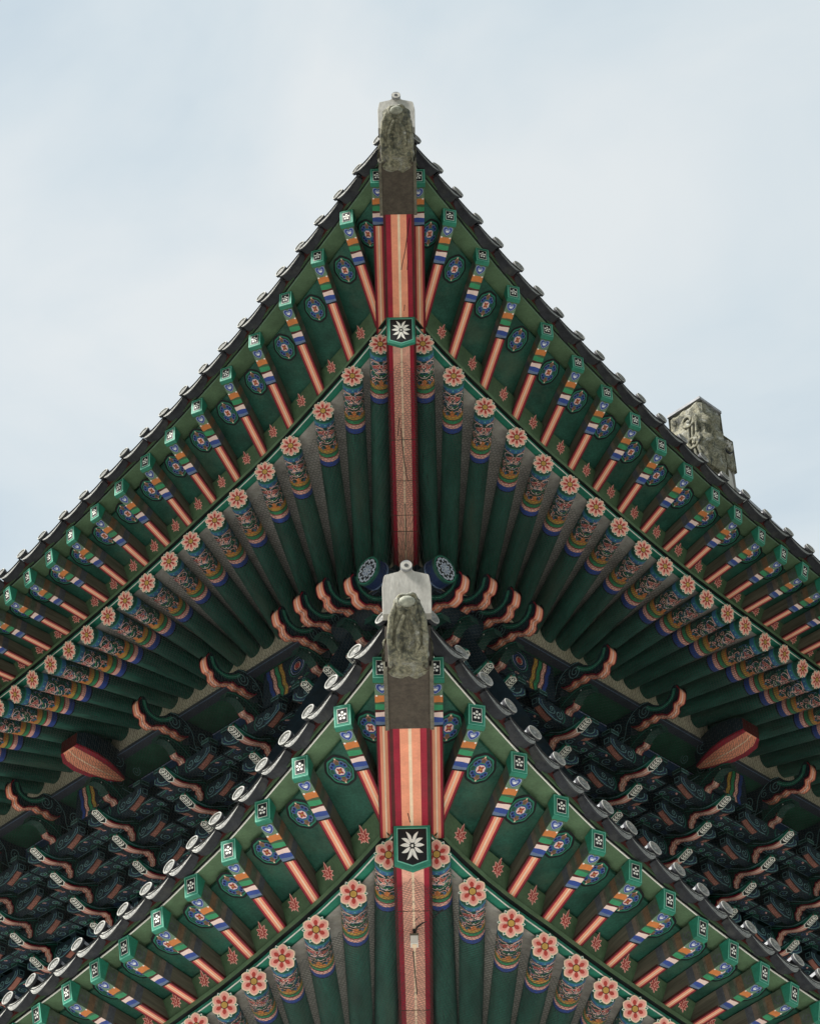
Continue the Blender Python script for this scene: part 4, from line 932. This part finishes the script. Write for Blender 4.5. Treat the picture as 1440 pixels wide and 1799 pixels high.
def arm_mesh():
    th = 0.085; half = [(0.20, -0.022), (0.245, -0.015), (0.29, 0.0), (0.335, 0.020), (0.375, 0.046), (0.41, 0.075), (0.44, 0.085), (0.44, 0.165)]; prof = [(-x, z) for x, z in half[::-1]]+half
    mb = MB(); h = th/2
    for sy in (-h, h): mb.poly([(x, sy, z) for x, z in prof], 'bracket_navy')
    for i in range(len(prof)):
        (x0, z0), (x1, z1) = prof[i], prof[(i+1) % len(prof)]
        if i in (2, 3, 4, 5, 9, 10, 11, 12):
            k0 = 0.55 if i in (5, 9) else 0.8 if i in (4, 10) else 1.0
            for y0, y1, c in ((-1, -0.7, 'maroon'), (-0.7, 0.7, 'salmon_dull'), (0.7, 1, 'maroon')): mb.poly([(x0, h*y0, z0), (x0, h*y1, z0), (x1, h*y1, z1), (x1, h*y0, z1)], c)
        else: mb.poly([(x0, -h, z0), (x0, h, z0), (x1, h, z1), (x1, -h, z1)], 'bracket_navy')
    T = lambda u, v, o=0: (u, h+0.0015+o, v)
    for sg in (1, -1):
        mb.ribbon([(sg*0.425, 0.15), (sg*0.425, 0.095), (sg*0.39, 0.068), (sg*0.30, 0.022), (sg*0.21, -0.002), (sg*0.12, 0.0)], 0.012, T, 'bracket_line')
        mb.ribbon(smoothpts([(sg*0.385, 0.15), (sg*0.37, 0.10), (sg*0.30, 0.055), (sg*0.22, 0.06), (sg*0.20, 0.10)], 4), 0.012, T, 'bracket_line')
        mb.ribbon(smoothpts([(sg*0.405, 0.15), (sg*0.395, 0.095), (sg*0.31, 0.038), (sg*0.21, 0.022)], 4), 0.014, T, 'bracket_blue')
    for sg in (1, -1):
        mb.ribbon(spiral(sg*0.14, 0.075, 0.055, 1.5, 1.0+sg, 22, sg), 0.011, T, 'bracket_line', 0.0004); mb.ribbon(spiral(sg*0.245, 0.10, 0.035, 1.3, 3.0, 16, -sg), 0.010, T, 'bracket_line', 0.0004)
        mb.ribbon(smoothpts([(sg*0.09, 0.15), (sg*0.06, 0.09), (sg*0.07, 0.03), (sg*0.10, -0.01)], 4), 0.010, T, 'line_teal', 0.0002)
    # painted ends of the arm
    for sg in (1, -1):
        E = lambda u, v, o=0, sg=sg: (sg*(0.4415+o), u, v)
        mb.flat([(-0.034, 0.092), (0.034, 0.092), (0.034, 0.155), (-0.034, 0.155)], E, 'bracket_line', 0.0); mb.flat([(-0.024, 0.102), (0.024, 0.102), (0.024, 0.145), (-0.024, 0.145)], E, 'bracket_navy', 0.001)
    return mb.mesh('cross_arm')
def block_mesh():
    mb = MB(); w = 0.062
    mb.box(-w*0.72, w*0.72, -w*0.72, w*0.72, 0, 0.03, 'bracket_navy'); mb.box(-w, w, -w, w, 0.03, 0.085, {'*': 'bracket_green', 'd': 'bracket_navy'})
    for sy in (1, -1):
        T = lambda u, v, o=0, sy=sy: (u, sy*(w+0.001+o), v)
        mb.ribbon([(-w*0.8, 0.04), (w*0.8, 0.04), (w*0.8, 0.076), (-w*0.8, 0.076)], 0.007, T, 'bracket_line', closed=True)
        T2 = lambda u, v, o=0, sy=sy: (sy*(w+0.001+o), u, v)
        mb.ribbon([(-w*0.8, 0.04), (w*0.8, 0.04), (w*0.8, 0.076), (-w*0.8, 0.076)], 0.007, T2, 'bracket_line', closed=True)
    return mb.mesh('bearing_block')
def beam_head_mesh():
    """broad beam end with a salmon soffit"""
    mb = MB(); w = 0.135
    ys = [(-0.34, 0.50, 0.25), (-0.20, 0.495, 0.85), (-0.02, 0.50, 1.35), (0.15, 0.51, 1.55), (0.30, 0.53, 1.40), (0.38, 0.57, 0.95)]
    for x0, x1, m in ((-1, -0.66, 'dark_red'), (-0.66, -0.04, 'salmon'), (-0.04, 0.04, 'cream'), (0.04, 0.66, 'salmon'), (0.66, 1.0, 'dark_red')):
        mb.grid([[(x0*w*k, b, z) for b, z, k in ys], [(x1*w*k, b, z) for b, z, k in ys]], m)
    for sx in (-1, 1):
        mb.grid([[(sx*w*k, b, z) for b, z, k in ys], [(sx*w*k, b, z+0.02) for b, z, k in ys]], 'dark_red')
        mb.grid([[(sx*w*k, b, z+0.02) for b, z, k in ys], [(sx*w*k, b, max(0.74-0.06*max(b, 0), z+0.03)) for b, z, k in ys]], 'bracket_navy')
        for (cb, cz, r, a) in ((-0.16, 0.60, 0.09, 0.4), (-0.40, 0.58, 0.06, 2.0), (0.08, 0.61, 0.05, 1.2)):
            mb.ribbon(spiral(cb, cz, r, 1.7, a, 26), 0.008, lambda u, v, o=0, sx=sx: (sx*(w+0.002), u, v), 'bracket_line')
    b, z, k = ys[-1]; mb.poly([(-w*k, b, z), (w*k, b, z), (w*k, b, 0.72), (-w*k, b, 0.72)], 'maroon')
    mb.grid([[(-w*k, b, max(0.74-0.06*max(b, 0), z+0.03)) for b, z, k in ys], [(w*k, b, max(0.74-0.06*max(b, 0), z+0.03)) for b, z, k in ys]], 'bracket_navy')
    return mb.mesh('beam_head')
def panel_mesh():
    """painted soffit board between two bracket tiers"""
    mb = MB(); rnd = random.Random(11)
    mb.box(-0.515, 0.515, -0.215, 0.0, 0.0, 0.014, 'bracket_navy')
    T = lambda u, v, o=0: (u, v, -0.001-o)
    for sg in (1, -1):
        for (u, v, r, m) in ((0.12, -0.07, 0.055, 'bracket_line'), (0.25, -0.13, 0.06, 'bracket_line'), (0.37, -0.07, 0.05, 'bracket_blue'), (0.46, -0.14, 0.045, 'bracket_line'), (0.10, -0.165, 0.04, 'bracket_blue'), (0.36, -0.17, 0.035, 'teal')):
            mb.ribbon(spiral(sg*u, v, r, 1.5, rnd.uniform(0, 6), 20, sg), 0.011, T, m, 0.001)
        mb.ribbon(smoothpts([(sg*0.06, -0.02), (sg*0.2, -0.05), (sg*0.32, -0.02), (sg*0.5, -0.05)], 5), 0.009, T, 'line_teal', 0.001)
        for q in range(4): mb.flat(teardrop(sg*(0.18+0.09*q), -0.04-0.1*(q % 2), rnd.uniform(0, 6), 0.05, 0.024, 5), T, ('salmon_dull', 'bracket_blue', 'pink', 'leaf_green')[q], 0.002)
    for y in (-0.012, -0.203): mb.ribbon([(-0.5, y), (0.5, y)], 0.008, T, 'bracket_line', 0.0015)
    return mb.mesh('soffit_panel')
PANEL = panel_mesh()
CLOUD, ARCH, BEAK, TIP, ARM, BLOCK, BEAMH = cloud_mesh(), arch_mesh(), beak_mesh(), beak_tip_mesh(), arm_mesh(), block_mesh(), beam_head_mesh()
NB = 6
SHB = 0.15
def set_frame(S, a, z=ZA): return frame(S.P(a-SHB, SHB, z-0.92*SHB), S.ua*(-S.s), S.ub, Vector((0, 0, 1)))
def bracket_parts(root, S, a, arms=True, beam=False, dz=0.0, nb=NB, cloud=True):
    M = set_frame(S, a, ZA+dz)
    if beam: link('beam_head', BEAMH, root, M)
    elif cloud: link('cloud_head', CLOUD, root, M)
    link('arch_arm', ARCH, root, M)
    for t in range(nb):
        Mt = M @ Matrix.Translation((0, -0.28*t, -0.19*t))
        bk = link('beak', BEAK, root, Mt); link('beak_tip', TIP, bk, Mt)
        if arms:
            Ma = M @ Matrix.Translation((0, -0.30-0.28*t, 0.03-0.19*t))
            ar = link('cross_arm', ARM, root, Ma)
            link('soffit_panel', PANEL, root, M @ Matrix.Translation((0, -0.345-0.28*t, 0.075-0.19*t)))
            for x in (-0.375, 0.375): link('bearing_block', BLOCK, ar, Ma @ Matrix.Translation((x, 0.0, 0.166)))
ORD = ['nearest the corner', 'second from the corner', 'third from the corner', 'fourth out, with broad salmon beam end', 'fifth out, at the picture edge', 'sixth out, past the picture edge', 'seventh out, past the picture edge']
for sgn, nm in ((-1, 'left'), (1, 'right')):
    S = Side(sgn, YU)
    for i, a in enumerate(SETS):
        r = thing('bracket_set', f"dark carved bracket cluster on {nm} wall, {ORD[i]}", 'bracket', group='bracket clusters under the upper roof', M=set_frame(S, a))
        bracket_parts(r, S, a, beam=(i == 3))
cr = thing('corner_bracket', 'crowded corner bracket cluster with salmon curls either side of the upper corner beam', 'bracket', (0, YU, ZA))
for sgn in (-1, 1):
    S = Side(sgn, YU)
    for a, dz in ((0.40, -0.16), (0.78, 0.0), (1.10, 0.01)):
        bracket_parts(cr, S, a, arms=(a == 0.78), dz=dz, nb=4)

# ------------------------------------------------------------------ dragon head on the descending ridge (right)
def ridge_ornament():
    S = Side(1, YU)
    C = S.P(2.49, 1.80, 16.97)              # top front corner
    base = S.P(2.49, 1.80, 15.45)
    t = thing('ridge_dragon_head', 'weathered grey dragon head block on the ridge behind the right eave', 'ornament', tuple(base))
    off = Matrix.Translation(base); inv = off.inverted(); Z = Vector((0, 0, 1))
    def block(name, o, lu, lb, h, carve, mat='lichen_clay', taper=0.0, n=16):
        """o: top corner nearest the viewer; spans +ua*lu, -ub*lb, down h; carved on the two visible faces"""
        mb = MB()
        def surf(p, nrm, amt, e):
            q = Vector((p.x*6.5, p.y*6.5, p.z*6.5)); d = amt*(0.9*abs(noise.noise(q))+0.5*math.sin(6*noise.noise(q*0.6)+p.z*14)**2-0.35)*e
            return p+nrm*d
        ed = lambda i, j: min(1, min(i, n-i)/2.5)*min(1, min(j, n-j)/2.5)
        rnd = lambda i, j: -0.025*(1-min(1, min(i, n-i)/1.5))-0.025*(1-min(1, min(j, n-j)/1.5))
        for (dirv, L, nrm, st) in ((-S.ub, lb, -S.ua, Vector()), (S.ua, lu, S.ub, Vector())):
            mb.grid([[surf(o+st+dirv*(L*(i/n)*(1-taper*j/n))-Z*(h*j/n)+nrm*rnd(i, j), nrm, carve, ed(i, j)) for i in range(n+1)] for j in range(n+1)], mat)
        mb.grid([[o+S.ua*lu-S.ub*(lb*i/4)-Z*(h*j/4) for i in range(5)] for j in range(5)], mat)
        mb.grid([[o-S.ub*lb+S.ua*(lu*i/4)-Z*(h*j/4) for i in range(5)] for j in range(5)], mat)
        for k in (0, h): mb.grid([[o+S.ua*(lu*i/2)-S.ub*(lb*j/2)-Z*k for i in range(3)] for j in range(3)], mat)
        # coping lip
        me = mb.mesh(name, True); me.transform(inv); return link(name, me, t, off)
    block('head', C, 0.34, 0.42, 0.86, 0.11)
    mb = MB()
    mb.box(0, 1, 0, 1, 0, 1, 'tile_grey', T=lambda p: C+S.ua*(-0.008+0.355*p[0])+S.ub*(0.008-0.436*p[1])+Z*(-0.02+0.03*p[2]))
    me = mb.mesh('coping'); me.transform(inv); link('coping', me, t, off)
    C2 = C+S.ua*0.342-S.ub*0.05-Z*0.24
    block('jaw', C2, 0.22, 0.30, 0.42, 0.035, 'lichen_clay')
    mb = MB(); cc = C2+S.ua*0.07+S.ub*0.012-Z*0.17
    for r, o, m in ((0.10, 0.0, 'clay_grey'), (0.085, 0.02, 'tile_dark'), (0.07, 0.03, 'lichen_clay')):
        ring = [cc+S.ua*(r*math.cos(2*math.pi*k/18))+Z*(r*math.sin(2*math.pi*k/18)) for k in range(18)]
        mb.grid([ring, [p+S.ub*(o+0.004) for p in ring]], m, closed=True); mb.poly([p+S.ub*(o+0.004) for p in ring], m)
    for k in range(6):
        a = 2*math.pi*k/6; mb.tube([cc+S.ub*0.04, cc+S.ub*0.045+S.ua*(0.055*math.cos(a))+Z*(0.055*math.sin(a))], 0.012, 'clay_grey', 6)
    me = mb.mesh('rosette'); me.transform(inv); link('rosette', me, t, off)
    block('neck', C+S.ua*0.05-S.ub*0.05-Z*0.645, 0.46, 0.30, 0.95, 0.03, 'clay_grey')
    mb = MB()
    for (u, v, r) in ((0.15, -0.25, 0.10), (0.28, -0.42, 0.09), (0.12, -0.55, 0.10), (0.27, -0.66, 0.07)):
        mb.tube([C-S.ua*0.035-S.ub*uu+Z*vv for uu, vv in spiral(u, v, r, 1.4, u*20, 20)], 0.020, 'lichen_clay', 6)
    for q in range(4):
        mb.tube([C-S.ua*0.03-S.ub*(0.04+0.05*q+0.03*math.sin(3*k/6))-Z*(0.25+0.5*k/6) for k in range(7)], 0.016, 'lichen_clay', 6)
    me = mb.mesh('carved_scroll', True); me.transform(inv); link('carved_scroll', me, t, off)
    rg = thing('descending_ridge', 'grey tiled ridge sloping away from the dragon head behind the right eave', 'ridge', tuple(base))
    mb = MB(); R0 = C+S.ua*0.40-S.ub*0.20-Z*1.02
    for k in range(5):
        w = 0.13-0.006*k
        mb.box(0, 1, 0, 1, 0, 1, 'tile_grey' if k % 2 else 'clay_grey', T=lambda p, k=k, w=w: R0+S.ub*((p[0]*2-1)*w)+S.ua*(3.2*p[1])+Z*(-0.36-0.22*3.2*p[1]+0.115*k+0.105*p[2]))
    mb.tube([R0+S.ua*(3.2*q/4)+Z*(0.25-0.22*3.2*q/4) for q in range(5)], 0.09, 'tile_grey', 10)
    me = mb.mesh('ridge_course', False); me.transform(inv); link('ridge_course', me, rg, off)
ridge_ornament()

# ------------------------------------------------------------------ lamp hanging under the lower corner beam
def lamp():
    y, z = 13.86, 8.985
    t = thing('hanging_lamp', 'small white lamp on a black cable under the lower corner beam', 'lamp', (0, y, z))
    M = Matrix.Translation((0, y, z))
    mb = MB(); mb.box(-0.026, 0.026, -0.03, 0.03, -0.105, -0.045, 'lamp_white'); mb.box(-0.030, 0.030, -0.034, 0.034, -0.045, -0.03, 'side_grey')
    link('lamp_box', mb.mesh('lamp_box'), t, M)
    mb = MB(); mb.box(-0.017, 0.017, -0.021, 0.021, -0.113, -0.1052, 'cream'); link('lens', mb.mesh('lens'), t, M)
    mb = MB(); mb.tube([(0, 0, -0.03), (0.003, 0.0, 0.0), (-0.004, -0.03, 0.05)], 0.012, 'cable', 8); link('bracket', mb.mesh('bracket'), t, M)
    mb = MB()
    mb.tube([(0.004, 0, -0.01), (0.02, -0.06, 0.0), (0.06, -0.12, 0.0), (0.135, -0.16, 0.02), (0.2, -0.2, 0.06)], 0.006, 'cable', 6)
    mb.tube([(-0.005, -0.08, 0.03), (0.01, -0.16, 0.0), (0.05, -0.24, 0.0), (0.12, -0.28, 0.03)], 0.004, 'cable', 6)
    link('cable', mb.mesh('cable', True), t, M)
    mb = MB(); T = lambda u, v, o=0: (u, -0.14+v, 0.020-0.14*v*0)
    mb.disc((-0.012, 0.02), 0.042, T, 'soot', 0, 14, 0.06); link('smoke_stain', mb.mesh('smoke_stain'), t, M)
lamp()

# ------------------------------------------------------------------ bird netting (real wires)
def netting(key, label, brackets):
    D = TIERS[key]; y0 = D['y']; foot = D['foot']
    pitch, r = (0.034, 0.0016) if key == 'upper' else (0.030, 0.0014)
    ra, rz = np.array(D['R'][0]), np.array(D['R'][1])
    vs = []; fs = []; base = 0
    for sgn in (-1, 1):
        S = Side(sgn, y0)
        hx = pitch*math.sqrt(3)/2
        A0, A1 = -2.1, D['amax']; B0, B1 = (-0.75 if brackets else -0.05), 2.1
        # hexagon edges of a honeycomb: 3 edges per lattice vertex pair
        R_ = pitch/math.sqrt(3)
        ni = int((A1-A0)/(1.5*R_))+1; nj = int((B1-B0)/(math.sqrt(3)*R_))+1
        I, J = np.meshgrid(np.arange(ni), np.arange(nj), indexing='ij')
        cx = A0+1.5*R_*I; cy = B0+math.sqrt(3)*R_*(J+0.5*(I % 2))
        seg = []
        ang = np.radians([0, 60, 120, 180])
        P = [(cx+R_*np.cos(t), cy+R_*np.sin(t)) for t in ang]
        for k in range(3): seg.append(np.stack([P[k][0].ravel(), P[k][1].ravel(), P[k+1][0].ravel(), P[k+1][1].ravel()], 1))
        seg = np.concatenate(seg)
        def surf(a, b):
            br = BRM+(BRC-BRM)*np.clip(1-(a+BRC)/LR, 0, 1.2)**2
            zo = np.interp(a, ra, rz)-0.105; zi = foot-0.105
            t = np.clip((br-b)/br, 0, 1.0); z = zo*(1-t)+zi*t
            x = (a+b)/R2
            f = np.clip((0.34-np.abs(x))/0.2, 0, 1); f = f*f*(3-2*f)
            hipz = D['hip_in']-0.02 if key == 'upper' else D['hip_in']-0.02+(D['emb_z']-0.115-D['hip_in'])*np.clip(b/2.0, 0, 1)
            z = z*(1-f)+np.minimum(z, hipz)*f
            if brackets:
                zb = 13.80+0.66*b
                g = np.clip((0.62-b)/0.22, 0, 1); g = g*g*(3-2*g); z = z*(1-g)+np.minimum(z, zb)*g
            z = z+0.012*np.sin(a*5+1)*np.sin(b*6)
            return z, br
        a0, b0, a1, b1 = seg.T
        z0, br0 = surf(a0, b0); z1, br1 = surf(a1, b1)
        ok = (b0 < br0-0.075) & (b1 < br1-0.075) & (a0+b0 > 0) & (a1+b1 > 0) & (a1 < A1)
        def W(a, b, z): return np.stack([sgn*(a+b)/R2, y0+(a-b)/R2, z], 1)
        p, q = W(a0, b0, z0)[ok], W(a1, b1, z1)[ok]
        d = q-p; d /= np.linalg.norm(d, axis=1)[:, None]
        u = np.cross(d, [0, 0, 1.0]); u /= np.linalg.norm(u, axis=1)[:, None]; w = np.cross(u, d)
        o3 = [u*r, -0.5*u*r+0.866*w*r, -0.5*u*r-0.866*w*r]
        V = np.stack([p+o3[0], p+o3[1], p+o3[2], q+o3[0], q+o3[1], q+o3[2]], 1).reshape(-1, 3)
        m = len(p); k = base+6*np.arange(m)[:, None]
        F = np.concatenate([k+np.array([[0, 1, 4, 3]]), k+np.array([[1, 2, 5, 4]]), k+np.array([[2, 0, 3, 5]])])
        vs.append(V); fs.append(F); base += len(V)
    V = np.concatenate(vs); F = np.concatenate(fs)
    me = bpy.data.meshes.new('bird_netting')
    me.vertices.add(len(V)); me.vertices.foreach_set('co', V.astype(np.float32).ravel())
    me.loops.add(F.size); me.loops.foreach_set('vertex_index', F.astype(np.int32).ravel())
    me.polygons.add(len(F)); me.polygons.foreach_set('loop_start', (4*np.arange(len(F))).astype(np.int32)); me.polygons.foreach_set('loop_total', np.full(len(F), 4, np.int32))
    me.update(calc_edges=True); me.materials.append(MATS['wire'])
    o = link('bird_netting', me); o['label'] = label; o['category'] = 'netting'; o['kind'] = 'stuff'
netting('upper', 'fine wire bird netting stretched under the upper roof rafters and brackets', True)
netting('lower', 'fine wire bird netting stretched under the lower roof rafters', False)

# ------------------------------------------------------------------ lower storey (under the lower eave) and ground
YL = TIERS['lower']['y']
lw = thing('lower_storey_wall', 'beams and plaster of the lower storey at the bottom edge', 'wall', (0, YL, 6.0))
loff = Matrix.Translation((0, YL, 6.0)); linv = loff.inverted()
def lwp(name, mb):
    me = mb.mesh(name); me.transform(linv); return link(name, me, lw, loff)
for sgn in (-1, 1):
    S = Side(sgn, YL)
    mb = MB(); sbox(mb, S, 0.13, 6.2, -0.05, -0.02, 9.0, 9.34, 'plaster_beige'); lwp('plaster_strip', mb)
    mb = MB(); sbox(mb, S, 0.13, 6.2, -0.10, 0.0, 8.92, 8.998, 'slate_blue'); lwp('purlin_rail', mb)
    mb = MB(); mb.grid([[S.P(a, -0.08, 8.93), S.P(a, -1.6, 7.6), S.P(a, -1.6, 0.0)] for a in (-0.05, 2, 6.2)], 'bracket_green'); lwp('back_boarding', mb)
mb = MB(); mb.box(-1500, 1500, -1500, 1500, -0.3, 0.0, 'unseen_dark_ground')  # unseen dark surround, added so less bounce light reaches the upper brackets
g = link('ground', mb.mesh('ground')); g['kind'] = 'structure'; g['label'] = 'unseen dark ground added to cut bounce light on the brackets'; g['category'] = 'ground'
mb = MB(); mb.box(-16, 16, -10, 40, -0.1, 0.05, 'granite_paving')  # unseen paving, its extent chosen to keep bounce on the lower soffits
g = link('courtyard', mb.mesh('courtyard')); g['kind'] = 'structure'; g['label'] = 'unseen pale granite courtyard, sized to bounce light under the lower eave'; g['category'] = 'ground'
